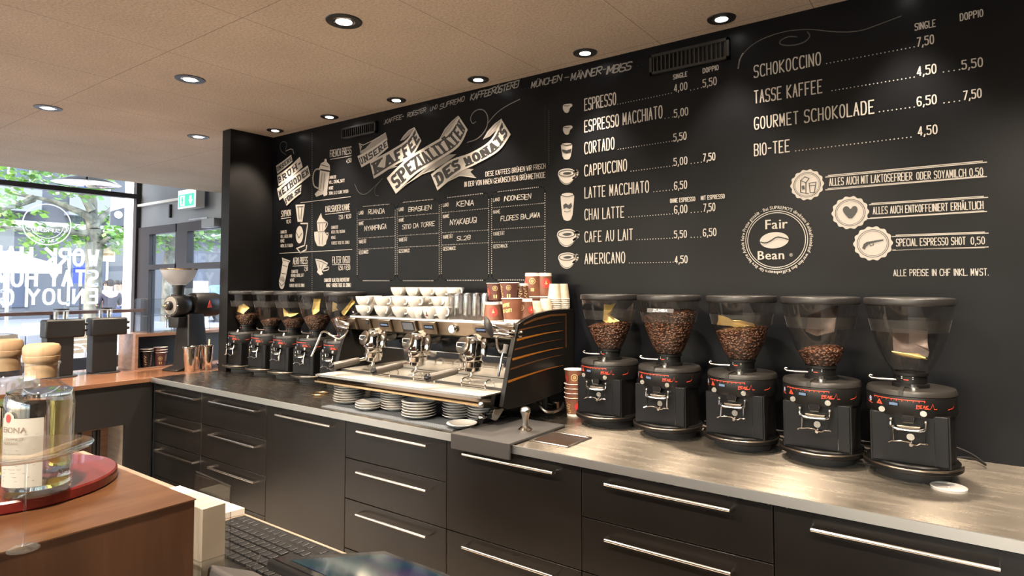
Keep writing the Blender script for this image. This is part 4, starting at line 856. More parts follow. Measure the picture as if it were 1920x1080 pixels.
# shakers and small bar things on the side counter
sh = empty('milk_shaker', (0, 0, 0), label='x', cat='shaker')
MB().lathe([(.001, 0), (.028, 0), (.030, .003), (.043, .165), (.044, .17), (.042, .17), (.029, .006), (.001, .006)], seg=36, cap=False).build('cup', 'chrome', sh)
MB().lathe([(.0435, .164), (.0465, .167), (.0465, .172), (.0435, .174)], seg=36, cap=False).build('rolled_rim', 'chrome', sh)
for i, (x, y, l) in enumerate(((-4.39, 2.20, 'polished metal shaker cup at the worktop corner, nearest the camera'), (-4.40, 2.33, 'polished metal shaker cup at the worktop corner, nearest the black stub'), (-4.48, 2.29, 'polished metal shaker cup half hidden behind the other two'))):
    place(sh, i == 0, (x, y, CT), label=l, group='polished shaker cups by the tall grinder')
sp = empty('spatula', (-4.395, 2.335, CT+.02), label='wooden spatula standing in the metal shaker nearest the stub', cat='spatula')
MB().box(-.009, .009, -.002, .002, 0, .195, Matrix.Rotation(.06, 4, 'Y')).build('blade', 'cork_wood', sp, bev=.002)
bs = empty('bar_strainer', (-4.42, 2.45, CT), label='small chrome strainer lying by the black wall stub', cat='strainer')
MB().tube([(.0+.035*math.cos(a), .035*math.sin(a), .03) for a in [k*PI/8 for k in range(17)]], .003, 8).build('ring', 'chrome', bs)
MB().lathe([(.001, 0), (.02, .003), (.034, .03)], seg=24, cap=False).build('bowl', 'chrome', bs); MB().tube([(.03, 0, .03), (.09, -.01, .02), (.12, -.02, .004)], .004, 8).build('handle', 'chrome', bs)

# ================================================================== ESPRESSO GRINDERS
gr = empty('espresso_grinder', (0, 0, 0), label='x', cat='coffee grinder')
MB().lathe([(.001, 0), (.10, 0), (.102, .004), (.102, .022)], seg=40).build('foot', 'black_rubber', gr)
b = MB(); b.lathe([(.112, .022), (.126, .026), (.128, .05), (.124, .054), (.001, .054)], seg=48, cap=False); b.build('base_ring', 'grinder_black', gr)
P = [(.135*math.cos(a), -.025+.135*math.sin(a)) for a in [PI+k*PI/20 for k in range(21)]]
b = MB(); b.prism(P, .036, .048, 'z'); b.build('drip_tray', 'grinder_black', gr, bev=.002)
b = MB().tube([(p[0]*.985, p[1]*.99, .049) for p in P], .003, 8); b.build('tray_lip', 'bronze_steel', gr)
poly = [(.116*math.cos(a), .116*math.sin(a)) for a in [-.45+k*(PI+.9)/28 for k in range(29)]]+[(-.104, -.098), (.104, -.098)]
MB().prism(poly, .05, .205, 'z').build('body', 'grinder_black', gr, ang=30)
MB().box(-.100, .100, -.1035, -.098, .055, .205).build('front_plate', 'grinder_front', gr, bev=.002)
MB().box(.064, .066, -.1045, -.103, .055, .205).build('plate_seam', 'black_gloss', gr, smooth=False)
MB().lathe([(.106, .196), (.121, .199), (.1235, .204), (.1235, .255), (.122, .258)], seg=64, cap=False).build('control_ring', 'grinder_black', gr)
b = MB().lathe([(.121, .258), (.124, .260), (.124, .268), (.120, .276), (.001, .277)], seg=64, cap=False).box(-.024, -.012, -.126, -.04, .262, .2805); b.build('top_lid', 'grinder_lid', gr)
MB().cyl((.014, -.075, .276), (.014, -.075, .284), .013, seg=24).cyl((.014, -.075, .284), (.014, -.075, .292), .008, seg=6).build('lid_bolt', 'steel_satin', gr)
MB().lathe([(.052, .276), (.052, .287), (.045, .289), (.045, .312), (.050, .314), (.050, .322), (.044, .324)], seg=40, cap=False).build('hopper_collar', 'grinder_black', gr)
def onring(u, v, r=.1242, z=0): q = -PI/2+u/r; return (r*math.cos(q), r*math.sin(q), z+v)
b = MB().mat('white_print'); 
for k, z in ((0, .309), (1, .304)): b.quad(*[(.0460*math.cos(q), .0460*math.sin(q), zz) for q, zz in ((-PI/2-.5, z), (-PI/2+.25, z), (-PI/2+.25, z+.0018), (-PI/2-.5, z+.0018))])
b.mat('red_print').quad(*[(.0462*math.cos(q), .0462*math.sin(q), zz) for q, zz in ((-PI/2-.35, .300), (-PI/2-.05, .300), (-PI/2-.05, .3022), (-PI/2-.35, .3022))]); b.build('collar_print', None, gr, smooth=False)
MB().tube([(-.03, -.02, .297), (-.08, -.03, .297), (-.105, -.035, .299), (-.112, -.036, .304), (-.108, -.036, .309), (-.102, -.036, .307)], [.004, .0035, .003, .003, .003, .003], 8).build('shutter_lever', 'steel_satin', gr)
HP = [(.048, .322), (.058, .337), (.071, .36), (.084, .388), (.096, .42), (.106, .455), (.1135, .49), (.119, .52), (.1225, .546)]
MB().lathe(HP, seg=56, cap=False).build('hopper', 'hopper_glass', gr)
MB().lathe([(.1058, .452), (.1135, .487), (.1142, .491)], seg=56, cap=False).xform(Matrix.Scale(1.004, 4, (1, 0, 0))).build('frosted_band', 'frosted', gr)
MB().lathe([(.1225, .535), (.1255, .538), (.1265, .556), (.124, .559), (.10, .5605), (.001, .561)], seg=56, cap=False).build('hopper_lid', 'lid_plastic', gr)
MB().lathe([(.1262, .538), (.1272, .541), (.1272, .555), (.1262, .557)], seg=56, cap=False).build('lid_rim', 'black_satin', gr)
# prints on the ring
b = MB().mat('red_print'); N = 24
for k in range(N):
    u0, u1 = -.105+.15*k/N, -.105+.15*(k+1)/N; b.quad(onring(u0, .249), onring(u1, .249), onring(u1, .2508), onring(u0, .2508))
for k in range(11):
    u = -.104+.148*k/10; b.quad(onring(u-.0006, .2445), onring(u+.0006, .2445), onring(u+.0006, .249), onring(u-.0006, .249))
b.quad(onring(-.095, .228), onring(-.073, .228), onring(-.084, .244))
pl, _ = text2d('PEAK', .010, .032, th=.14); put(b, pl, lambda u, v: onring(.022+u, .2275+v))
for p in ([(.020, .2262), (.052, .2262)], [(.052, .2262), (.060, .2275)], [(.060, .2275), (.066, .243)], [(.066, .243), (.070, .226)], [(.070, .226), (.078, .226)]):
    (a0, b0), (a1, b1) = p; b.quad(onring(a0, b0-.0006), onring(a1, b1-.0006), onring(a1, b1+.0008), onring(a0, b0+.0008))
for s_ in (1, -1):
    for p in ([(.115, .224), (.135, .227)], [(.135, .227), (.142, .232)], [(.142, .232), (.144, .248)]):
        (a0, b0), (a1, b1) = p; b.quad(onring(s_*a0, b0-.0007), onring(s_*a1, b1-.0007), onring(s_*a1, b1+.001), onring(s_*a0, b0+.001))
b.build('red_scale_print', None, gr, smooth=False)
b = MB().mat('paint_ink').quad(onring(-.087, .231, .1246), onring(-.081, .231, .1246), onring(-.082, .236, .1246), onring(-.086, .236, .1246)); b.build('warning_mark', None, gr, smooth=False)
b = MB().mat('blue_print')
b.quad(*[onring(-.125+.006*math.cos(q), .238+.008*math.sin(q)) for q in [k*PI/8 for k in range(16)]]); b.mat('white_print')
for k in range(16): q0, q1 = k*PI/8, (k+1)*PI/8; b.quad(*[onring(-.125+.006*r*math.cos(q), .238+.008*r*math.sin(q), .1245) for r, q in ((.85, q0), (1, q0), (1, q1), (.85, q1))])
b.mat('white_print').quad(onring(-.127, .236, .1245), onring(-.123, .236, .1245), onring(-.123, .240, .1245), onring(-.127, .240, .1245)); b.build('blue_seal', None, gr, smooth=False)
b = MB().mat('black_gloss').quad(onring(-.054, .2275), onring(-.024, .2275), onring(-.024, .242), onring(-.054, .242)); b.mat('display_blue').quad(onring(-.051, .2305, .1246), onring(-.027, .2305, .1246), onring(-.027, .2385, .1246), onring(-.051, .2385, .1246)); b.build('display', None, gr, smooth=False)
for u in (-.075, .040):
    c, s_ = onring(u, .213, .1235), onring(u, .213, .1275); MB().cyl(c, s_, .0095, .0088, 24).build('push_button', 'steel_satin', gr)
# spout, fork, lower button
MB().prism([(-.016, .205), (.016, .205), (.013, .183), (-.013, .183)], -.128, -.095, 'y').build('spout', 'black_gloss', gr)
b = MB(); b.tube([(-.016, -.129, .2), (-.0135, -.129, .183), (.0135, -.129, .183), (.016, -.129, .2)], .0012, 6); b.build('spout_trim', 'chrome', gr)
b = MB()
b.tube([(.042*math.cos(a), -.115-.03*math.sin(a)*.4-.01, .168-.006*math.sin(a)) for a in [PI*k/12 for k in range(13)]], .0035, 8)
b.tube([(-.045, -.103, .185), (-.045, -.125, .18), (-.045, -.128, .165), (-.030, -.13, .160), (.030, -.13, .160), (.045, -.128, .165), (.045, -.125, .18), (.045, -.103, .185)], .0034, 8)
b.tube([(-.038, -.128, .172), (-.040, -.130, .125), (-.052, -.134, .118)], .0028, 8).tube([(.042, -.128, .172), (.042, -.130, .128), (.05, -.134, .124)], .0028, 8)
b.tube([(-.044, -.130, .122), (-.02, -.132, .127), (.0, -.132, .126), (.01, -.132, .120), (.022, -.132, .119), (.03, -.132, .125), (.044, -.130, .125)], .0022, 8)
b.sphere((-.045, -.122, .188), .006, 10, 6).sphere((.045, -.122, .188), .006, 10, 6); b.build('portafilter_fork', 'chrome', gr)
MB().prism([(-.032, .172), (.032, .172), (.026, .160), (-.026, .160)], -.122, -.104, 'y').build('fork_pad', 'bronze_steel', gr, bev=.002)
MB().cyl((.004, -.103, .137), (.004, -.109, .137), .0115, .0105, 24).build('micro_switch_button', 'steel_satin', gr)
MB().cyl((.006, -.103, .12), (.006, -.13, .117), .006, .005, 12).build('switch_arm', 'chrome', gr)

def hr(z):
    for (r0, z0), (r1, z1) in zip(HP, HP[1:]):
        if z <= z1: return r0+(r1-r0)*(z-z0)/(z1-z0)
    return HP[-1][0]
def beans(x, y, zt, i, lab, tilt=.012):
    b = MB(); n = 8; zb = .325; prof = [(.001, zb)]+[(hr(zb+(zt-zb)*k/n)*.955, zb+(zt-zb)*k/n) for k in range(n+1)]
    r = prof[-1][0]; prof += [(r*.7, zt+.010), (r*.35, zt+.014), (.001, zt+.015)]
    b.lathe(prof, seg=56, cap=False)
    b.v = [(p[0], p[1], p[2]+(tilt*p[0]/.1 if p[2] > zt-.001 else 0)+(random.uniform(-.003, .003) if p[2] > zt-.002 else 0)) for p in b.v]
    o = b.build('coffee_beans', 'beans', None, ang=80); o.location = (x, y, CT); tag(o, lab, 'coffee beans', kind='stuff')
def foil(x, y, pts, lab, mname='gold_foil', thick=.006):
    b = MB(); n = len(pts); P = [Vector(p) for p in pts]; N = (P[1]-P[0]).cross(P[2]-P[0]).normalized()*thick/2
    ce = sum(P, Vector())/n; m_ = []
    for i in range(n): m_ += [P[i], (P[i]+P[(i+1) % n])/2+Vector([random.uniform(-.005, .005) for _ in range(3)])]
    k = len(m_); top = [p+N*.4 for p in m_]; bt = [p-N*.4 for p in m_]
    mid = [(p*.5+ce*.5)+N*2+Vector([random.uniform(-.004, .004) for _ in range(3)]) for p in m_]; mid2 = [(p*.5+ce*.5)-N*1.6 for p in m_]
    vs = top+mid+[ce+N]+bt+mid2+[ce-N]; fs = []
    for i in range(k):
        j = (i+1) % k; fs += [(i, j, k+j, k+i), (k+i, k+j, 2*k), (2*k+1+j, 2*k+1+i, 3*k+1+i, 3*k+1+j), (3*k+1+j, 3*k+1+i, 4*k+1), (j, i, 2*k+1+i, 2*k+1+j)]
    b.add(vs, fs); o = b.build('coffee_bag', mname, None, ang=25); o.location = (x, y, CT); tag(o, lab, 'coffee bag')
GR = [(-1.290, 2.48), (-1.002, 2.445), (-.709, 2.43), (-.432, 2.405), (-.168, 2.385)]
GL_ = [(-4.00, 2.47), (-3.76, 2.47), (-3.53, 2.47), (-3.29, 2.455), (-3.03, 2.44)]
for i, (px) in enumerate((465, 509, 551, 596, 648)): q = at(px, 560, GL_[i][1]); GL_[i] = (q.x, GL_[i][1])
labR = ['big grinder nearest the espresso machine, gold bag leaning over beans', 'second big grinder, hopper almost full of roasted beans', 'middle of the five big grinders, gold bag lying on beans', 'fourth big grinder, few beans and a dark bag inside', 'big grinder nearest the right end, hopper with open dark lid and no beans']
labL = ['far row grinder standing against the black wall stub', 'far row grinder, second from the black wall stub', 'far row grinder, third from the black wall stub', 'far row grinder, fourth from the stub with an upright gold bag', 'far row grinder half hidden behind the espresso machine']
for i, (x, y) in enumerate(GR): place(gr, i == 0, (x, y, CT), label='black espresso '+labR[i], group='large black espresso grinders right of the machine')
for i, (x, y) in enumerate(GL_): place(gr, False, (x, y, CT), label='black espresso '+labL[i], group='row of black espresso grinders left of the machine')
for (x, y), z, l in zip(GR, (.425, .482, .432, .375, None), ('in the grinder hopper nearest the machine', 'filling the second big hopper', 'in the middle hopper under a gold bag', 'low in the fourth big hopper', '')):
    if z: beans(x, y, z, 0, 'dark roasted coffee beans '+l)
for (x, y), z, l in zip(GL_, (.385, .36, .37, .40, .40), ('in the hopper against the stub', 'low in the second far hopper', 'in the third far hopper', 'in the fourth far hopper', 'in the hopper behind the espresso machine')):
    beans(x, y, z, 0, 'dark roasted coffee beans '+l)
foil(*GR[0], [(-.015, -.02, .515), (.045, -.03, .52), (.01, -.05, .47), (.07, -.04, .445), (.03, -.05, .432), (-.01, -.04, .445)], 'folded gold coffee bag in the hopper nearest the machine')
foil(*GR[2], [(-.075, -.035, .485), (-.02, -.045, .468), (.06, -.045, .458), (.068, -.03, .438), (.02, -.05, .437), (-.085, -.02, .448)], 'crumpled gold coffee bag in the middle big hopper')
foil(*GR[3], [(-.04, -.01, .49), (.06, -.01, .53), (.05, -.04, .44), (0, -.05, .425), (-.04, -.04, .44)], 'dark brown coffee bag in the fourth big hopper', 'dark_foil')
foil(*GR[4], [(-.045, -.01, .46), (.05, -.01, .455), (.052, -.03, .40), (.05, -.04, .375), (-.04, -.045, .385)], 'dark brown printed coffee bag in the last big hopper', 'dark_foil')
foil(*GR[4], [(-.045, -.050, .389), (.045, -.050, .374), (.048, -.03, .368), (-.03, -.03, .376)], 'gold folded bag end at the bottom of the last big hopper', 'gold_foil')
foil(*GL_[0], [(-.03, -.05, .455), (.03, -.05, .47), (.07, -.03, .44), (.03, -.05, .40), (-.05, -.05, .415)], 'gold coffee bag in the hopper against the wall stub')
foil(*GL_[2], [(-.06, -.04, .45), (-.02, -.05, .41), (.05, -.05, .42), (.085, -.02, .42), (.04, -.05, .395), (-.03, -.05, .395)], 'gold coffee bag in the third far hopper')
foil(*GL_[3], [(.0, -.03, .515), (.07, -.03, .515), (.07, -.04, .44), (.02, -.05, .415), (.01, -.05, .44)], 'upright gold coffee bag in the fourth far hopper')
foil(*GL_[4], [(-.08, -.03, .50), (-.02, -.05, .49), (-.01, -.05, .45), (-.07, -.04, .44)], 'pale gold coffee bag in the hopper behind the machine')
foil(*GL_[4], [(0, -.03, .44), (.09, -.02, .52), (.10, -.01, .50), (.04, -.04, .42)], 'long gold coffee bag leaning in the hopper behind the machine')
o = MB().box(-.055, .055, -.0012, 0, 0, .016).build('label_strip', 'black_satin', None); o.location = (GR[1][0]+.012, GR[1][1]-.1165, CT+.492); o.rotation_euler=(R_(-16), 0, 0); tag(o, 'black label strip with the word ZUMBA on the second big hopper', 'label')
z_ = MB(); pl, _ = text2d('ZUMBA', .010, .06, th=.16, slant=.15); put(z_, pl, lambda u, v: (-.03+u, -.0022, .003+v)); z_ = z_.build('letters', 'white_print', o, smooth=False)
# cables behind the right grinders
def cable(pts, lab, r=.003):
    o = MB().tube(chaik([tuple(p) for p in pts], False, 0) if False else pts, r, 8).build('power_cable', 'black_satin', None); tag(o, lab, 'cable'); return o
def sm(pts, n=5):
    P = [Vector(p) for p in pts]; o = []
    for i in range(len(P)-1):
        p0, p1, p2, p3 = P[max(i-1, 0)], P[i], P[i+1], P[min(i+2, len(P)-1)]
        for k in range(n):
            t = k/n; o.append(.5*((2*p1)+(-p0+p2)*t+(2*p0-5*p1+4*p2-p3)*t*t+(-p0+3*p1-3*p2+p3)*t**3))
    o.append(P[-1]); return o
cable(sm([(-.10, 2.52, .95), (-.02, 2.56, .955), (.02, 2.60, .93), (-.02, 2.65, .95), (-.10, 2.67, .975)]), 'black cable loop behind the last big grinder')
for i, x in enumerate((-1.145, -.855, -.57, -.30)):
    for j in range(3):
        z = CT+.006+.014*j; q = sm([(x-.05, 2.55, z), (x+.015, 2.535-.01*j, z+.004), (x+.04, 2.575, z+.01), (x-.01, 2.61, z), (x-.06, 2.60, z)], 4)
        o = cable(q, ('lowest', 'middle', 'uppermost')[j]+' loop of black cable in the gap right of the '+('first', 'second', 'third', 'fourth')[i]+' big grinder', .0028); o['group'] = 'black cable loops between the big grinders'
pl = empty('plastic_lid', tuple(atz(1779, 917, CT)), label='clear round plastic lid lying in front of the last grinder', cat='lid')
MB().lathe([(.001, .002), (.042, .002), (.045, .0), (.0465, .008), (.045, .009), (.043, .004), (.001, .004)], seg=40, cap=False).build('disc', 'milky_plastic', pl); MB().sphere((0, 0, .005), .003, 8, 5).build('nub', 'milky_plastic', pl)
# tamper
tp = empty('tamper', (-1.457, 2.075, CT+.012), label='polished aluminium tamper standing on the rubber mat', cat='tamper')
MB().lathe([(.001, 0), (.029, 0), (.029, .012), (.022, .018), (.014, .024)], seg=36).build('base', 'chrome', tp)
MB().lathe([(.014, .022), (.0125, .04), (.0145, .062), (.018, .074), (.021, .080), (.021, .088), (.018, .095), (.010, .1), (.001, .101)], seg=32, cap=False).build('handle', 'steel_satin', tp)
# ================================================================== ESPRESSO MACHINE
em = empty('espresso_machine', (-2.13, 2.32, CT), label='wide chrome and black three-group espresso machine on the steel worktop', cat='espresso machine')
def EM(mb, name, m=None, par=None, **k): return mb.build(name, m, par or em, absol=True, **k)
X0, X1 = -2.68, -1.60
# body behind, boiler case
EM(MB().prism([(2.36, 1.06), (2.655, 1.06), (2.655, 1.345), (2.24, 1.345), (2.26, 1.30), (2.30, 1.27), (2.30, 1.195), (2.36, 1.19)], X0, X1, 'x'), 'body_case', 'machine_black', smooth=False)
EM(MB().prism([(2.19, 1.350), (2.215, 1.285), (2.30, 1.268), (2.30, 1.27), (2.26, 1.30), (2.24, 1.349)], X0, X1, 'x'), 'control_fascia', 'bronze_steel', smooth=False)
EM(MB().box(X0, X1, 2.296, 2.30, 1.195, 1.27), 'dark_band', 'black_gloss', smooth=False)
EM(MB().box(X0, X1, 2.355, 2.36, 1.075, 1.192), 'mirror_splashback', 'chrome', smooth=False)
EM(MB().box(X0, X1, 2.30, 2.36, 1.188, 1.192), 'splashback_edge', 'steel_satin', smooth=False)
# cup tray on top
b = MB().box(X0, X1, 2.20, 2.655, 1.345, 1.353); EM(b, 'cup_tray', 'steel_satin', smooth=False)
b = MB().box(X0, X1, 2.19, 2.20, 1.346, 1.359); EM(b, 'tray_front_rail', 'steel_satin', bev=.002)
# side panels
def side(xa, xb, sgn):
    prof = [(2.085, 1.015), (2.11, 1.10), (2.14, 1.20), (2.175, 1.30), (2.195, 1.352), (2.26, 1.374), (2.34, 1.392), (2.44, 1.402), (2.55, 1.405), (2.655, 1.402), (2.66, 1.38), (2.65, 1.03), (2.58, 1.02), (2.40, 1.005), (2.25, .998), (2.12, 1.0)]
    s_ = EM(MB().prism(prof, xa, xb, 'x'), 'side_panel', 'machine_black', bev=.002)
    xo = xb if sgn > 0 else xa
    for k, (z, th) in enumerate(((1.325, .007), (1.285, .010), (1.245, .007), (1.205, .010), (1.165, .007), (1.115, .010))):
        y0 = 2.20-.016*k; y1 = 2.56; P = []; n = 10
        for i in range(n+1):
            t = i/n; P.append((y0+(y1-y0)*t, z+.018*math.sin(t*1.6)*(1 if k < 4 else 1.3)+th/2*(1-t*.85)))
        for i in range(n, -1, -1):
            t = i/n; P.append((y0+(y1-y0)*t, z+.018*math.sin(t*1.6)*(1 if k < 4 else 1.3)-th/2*(1-t*.85)))
        EM(MB().prism(P, xo+sgn*.0002, xo+sgn*.0012, 'x'), 'vent_slot', 'orange_panel' if k % 2 else 'slot_dark', s_, smooth=False)  # side vents as thin strips in the inner panel's orange, not emissive
    P = [(2.235, 1.352), (2.32, 1.372), (2.45, 1.384), (2.59, 1.383), (2.59, 1.22), (2.583, 1.22), (2.583, 1.374), (2.45, 1.375), (2.32, 1.361), (2.235, 1.346)]
    EM(MB().prism(P, xo+sgn*.0002, xo+sgn*.0012, 'x'), 'vent_slot', 'slot_dark', s_, smooth=False)
    return s_
side(X1, X1+.022, 1); side(X0-.022, X0, -1)
# drip tray
EM(MB().prism([(1.987, 1.066), (1.993, 1.036), (2.0, 1.024), (2.10, 1.0), (2.36, 1.0), (2.36, 1.066)], X0+.001, X1-.012, 'x'), 'drip_tray_housing', 'dark_chrome', smooth=False)
EM(MB().tube([(X0-.01, 1.984, 1.034), (X1-.01, 1.984, 1.034)], .0055, 10), 'front_lip', 'brass_lip')
EM(MB().sphere((X1-.012, 1.984, 1.036), .013, 16, 10), 'lip_knob', 'steel_satin')
EM(MB().box(X0, X1-.008, 1.98, 2.13, 1.066, 1.071), 'drip_grate', 'grate', smooth=False)
EM(MB().box(X0+.005, X1-.01, 2.135, 2.345, 1.078, 1.083), 'drip_grate', 'grate', smooth=False)
EM(MB().box(X0+.005, X1-.01, 2.13, 2.135, 1.07, 1.083), 'grate_step', 'black_satin', smooth=False)
EM(MB().box(X0, X1-.008, 1.977, 1.98, 1.062, 1.072), 'grate_front_edge', 'steel_satin', smooth=False)
for px0, px1, py in ((705, 738, 700), (783, 822, 709), (873, 917, 722)):
    a_, c_ = at(px0, py, 2.125), at(px1, py, 2.125); b = MB()
    for x in (a_.x, c_.x): b.tube(sm([(x, 2.10, 1.071), (x, 2.10, 1.105), (x, 2.13, 1.112), (x, 2.155, 1.10), (x, 2.155, 1.083)], 3), .0035, 8)
    for y, z in ((2.10, 1.10), (2.10, 1.085), (2.13, 1.112)): b.cyl((a_.x, y, z), (c_.x, y, z), .003, seg=8)
    EM(b, 'cup_rail', 'chrome')
# towel and badges on the front fascia
fx = lambda px: at(px, 728, 1.985).x
# rear backsplash gauge
g_ = at(672, 678, 2.35); EM(MB().lathe([(.001, -.004), (.020, -.004)], c=(g_.x, 2.35, g_.z), seg=28, axis='y'), 'gauge_face', 'black_gloss')
EM(MB().lathe([(.020, -.002), (.021, -.012), (.027, -.012), (.028, 0)], c=(g_.x, 2.352, g_.z), seg=32, axis='y', cap=False), 'gauge_bezel', 'chrome')
# fascia pods with displays
def pod(px, w_, name='control_pod', scr=None, y0=2.188, zt=1.347, zb=1.285):
    c = at(px, 608, 2.20); x = c.x; b = MB(); b.prism([(2.19, zt), (2.178, zt-.004), (2.198, zb), (2.212, zb)], x-w_/2, x+w_/2, 'x'); o = EM(b, name, 'bronze_steel', bev=.002)
    if scr:
        w2, z0, z1, m_ = scr; yy = lambda z: 2.178+(zt-.004-z)*(.020/(zt-.004-zb))-.0012
        EM(MB().quad((x-w2/2, yy(z0), z0), (x+w2/2, yy(z0), z0), (x+w2/2, yy(z1), z1), (x-w2/2, yy(z1), z1)), 'screen_bezel', 'black_gloss', o, smooth=False)
        EM(MB().quad((x-w2*.42, yy(z0)-.0008, z0+.004), (x+w2*.42, yy(z0)-.0008, z0+.004), (x+w2*.42, yy(z1)-.0008, z1-.004), (x-w2*.42, yy(z1)-.0008, z1-.004)), 'screen', m_, o, smooth=False)
    return o
pod(664, .05); o = pod(689, .06); pod(724, .085, scr=(.06, 1.308, 1.328, 'display_blue')); pod(808, .085, scr=(.06, 1.308, 1.328, 'display_blue')); pod(905, .085, scr=(.06, 1.308, 1.328, 'display_blue')); pod(958, .055)
pod(769, .10, 'touch_panel', scr=(.085, 1.288, 1.34, 'display_grey'))
c = at(690, 597, 2.18); EM(MB().box(c.x-.008, c.x+.008, 2.173, 2.18, 1.318, 1.335), 'power_button', 'black_gloss', bev=.002)
c = at(850, 617, 2.20); EM(MB().lathe([(.001, -.012), (.018, -.012), (.022, -.008), (.026, 0)], c=(c.x, 2.197, c.z+.0), seg=32, axis='y'), 'round_badge', 'chrome')
for px in (762, 772): c = at(px, 634, 2.294); EM(MB().lathe([(.001, -.005), (.006, -.004), (.007, 0)], c=(c.x, 2.295, c.z), seg=16, axis='y'), 'round_button', 'steel_satin')
# groups
for gi, gx in enumerate((-2.47, -2.16, -1.815)):
    gy = 2.17; G = empty('group_head', (gx-em.location.x, gy-em.location.y, 0), 0); G.parent = em; tag(G)
    def L(mb, name, m_, **k): return mb.build(name, m_, G, **k)
    L(MB().lathe([(.040, .258), (.044, .264), (.044, .282), (.052, .288), (.054, .335), (.049, .354), (.036, .364), (.001, .366)], seg=36), 'group_bell', 'chrome')
    # neck to body
    L(MB().tube([(0, .0, .335), (0, .06, .345), (0, .10, .35), (0, .12, .352)], [.045, .040, .040, .044], 24), 'group_neck', 'chrome')
    # slanting oval shield with wing emblem
    sh_ = MB().lathe([(.001, -.006), (.030, -.005), (.037, 0), (.036, .006)], seg=36, axis='y', cap=False); mt = Matrix.Translation((-.016, -.050, .335)) @ Matrix.Rotation(R_(-22), 4, 'Z') @ Matrix.Rotation(R_(-18), 4, 'X') @ Matrix.Scale(1.5, 4, (1, 0, 0)) @ Matrix.Scale(1.0, 4, (0, 0, 1))
    sh_.xform(mt); L(sh_, 'group_shield', 'bronze_steel')
    wg = MB()
    for k in range(3): x0 = -.022+.014*k; h0 = .008+.003*k; wg.prism([(x0, -.009), (x0+.010, -.009), (x0+.016, .004+.002*k), (x0+.004, .004+.002*k)], -.0085, -.0065, 'y')
    wg.xform(mt); L(wg, 'wing_emblem', 'black_gloss', smooth=False)
    wg = MB().tube([(-.027, -.008, .006), (-.022, -.008, -.011), (.012, -.008, -.011), (.030, -.008, .010), (-.027, -.008, .006)], .0009, 6); wg.xform(mt); L(wg, 'emblem_outline', 'white_print')
    L(MB().lathe([(.036, .232), (.048, .236), (.049, .256), (.042, .262)], seg=36), 'locking_ring', 'chrome')
    # portafilter
    pf = L(MB().lathe([(.024, .210), (.040, .218), (.042, .238)], seg=32), 'portafilter', 'chrome')
    d = Vector((-.085, -.150, -.032)); st = Vector((-.018, -.030, .228)); L2 = lambda mb, nm, m_: mb.build(nm, m_, pf)
    L2(MB().tube([st, st+d*.28], [.009, .007], 12), 'portafilter_neck', 'chrome')
    L2(MB().tube([st+d*.2, st+d*.3, st+d*.7, st+d*.93], [.013, .0165, .0175, .019], 20), 'handle', 'handle_grip')
    L2(MB().tube([st+d*.93, st+d*.97, st+d*1.02, st+d*1.06, st+d*1.08], [.019, .0195, .018, .012, .001], 20), 'handle_cap', 'black_gloss')
    L2(MB().tube([(0, 0, .216), (0, 0, .198), (-.006, -.004, .190)], .008, 12).tube(sm([(0, 0, .20), (-.012, -.010, .192), (-.016, -.016, .180)], 3), .006, 10), 'spout', 'chrome')
    # side touch lever housing
    L(MB().tube([(.050, .03, .355), (.056, .02, .335), (.056, .015, .285)], [.014, .017, .012], 16), 'side_lever_housing', 'chrome')
# steam valves and wands
def wand(name, pts, r, mname='chrome'): return EM(MB().tube(sm(pts, 4), r, 12), name, mname)
c = at(947, 627, 2.16)
EM(MB().tube([(c.x+.04, 2.22, c.z), (c.x+.01, 2.17, c.z+.0), (c.x-.05, 2.14, c.z+.004)], [.018, .021, .017], 18), 'steam_valve', 'chrome')
EM(MB().tube([at(925, 612, 2.14), at(940, 615, 2.13), at(956, 621, 2.12)], [.007, .006, .005], 12), 'valve_arm', 'chrome')
lv = MB(); a_, b_ = at(910, 593, 2.11), at(922, 633, 2.12); n = 8
lv.tube([a_+(b_-a_)*(k/n) for k in range(n+1)], [.003, .010, .014, .0165, .0175, .017, .014, .010, .006], 14); EM(lv, 'steam_lever_paddle', 'black_satin')
wand('steam_wand', [at(931, 634, 2.15), at(933, 650, 2.13), at(938, 660, 2.12), at(946, 654, 2.11), at(947, 649, 2.11), at(943, 662, 2.10), at(938, 688, 2.09), at(934, 706, 2.08)], .0055)
EM(MB().tube([at(949, 646, 2.11), at(946, 662, 2.105)], [.011, .009], 14), 'wand_joint', 'plastic_grey')
c = at(638, 608, 2.15)
EM(MB().tube([at(655, 610, 2.17), at(643, 608, 2.15), at(630, 603, 2.12)], [.016, .018, .015], 18), 'steam_valve', 'chrome')
EM(MB().tube([at(630, 600, 2.12), at(636, 612, 2.10), at(652, 616, 2.10)], [.010, .013, .007], 14), 'valve_arm', 'chrome')
wand('steam_wand', [at(652, 620, 2.12), at(645, 630, 2.09), at(636, 635, 2.07), at(622, 629, 2.05), at(611, 622, 2.03), at(603, 624, 2.01), at(598, 636, 2.0), at(590, 655, 1.99), at(584, 668, 1.98)], .0055)
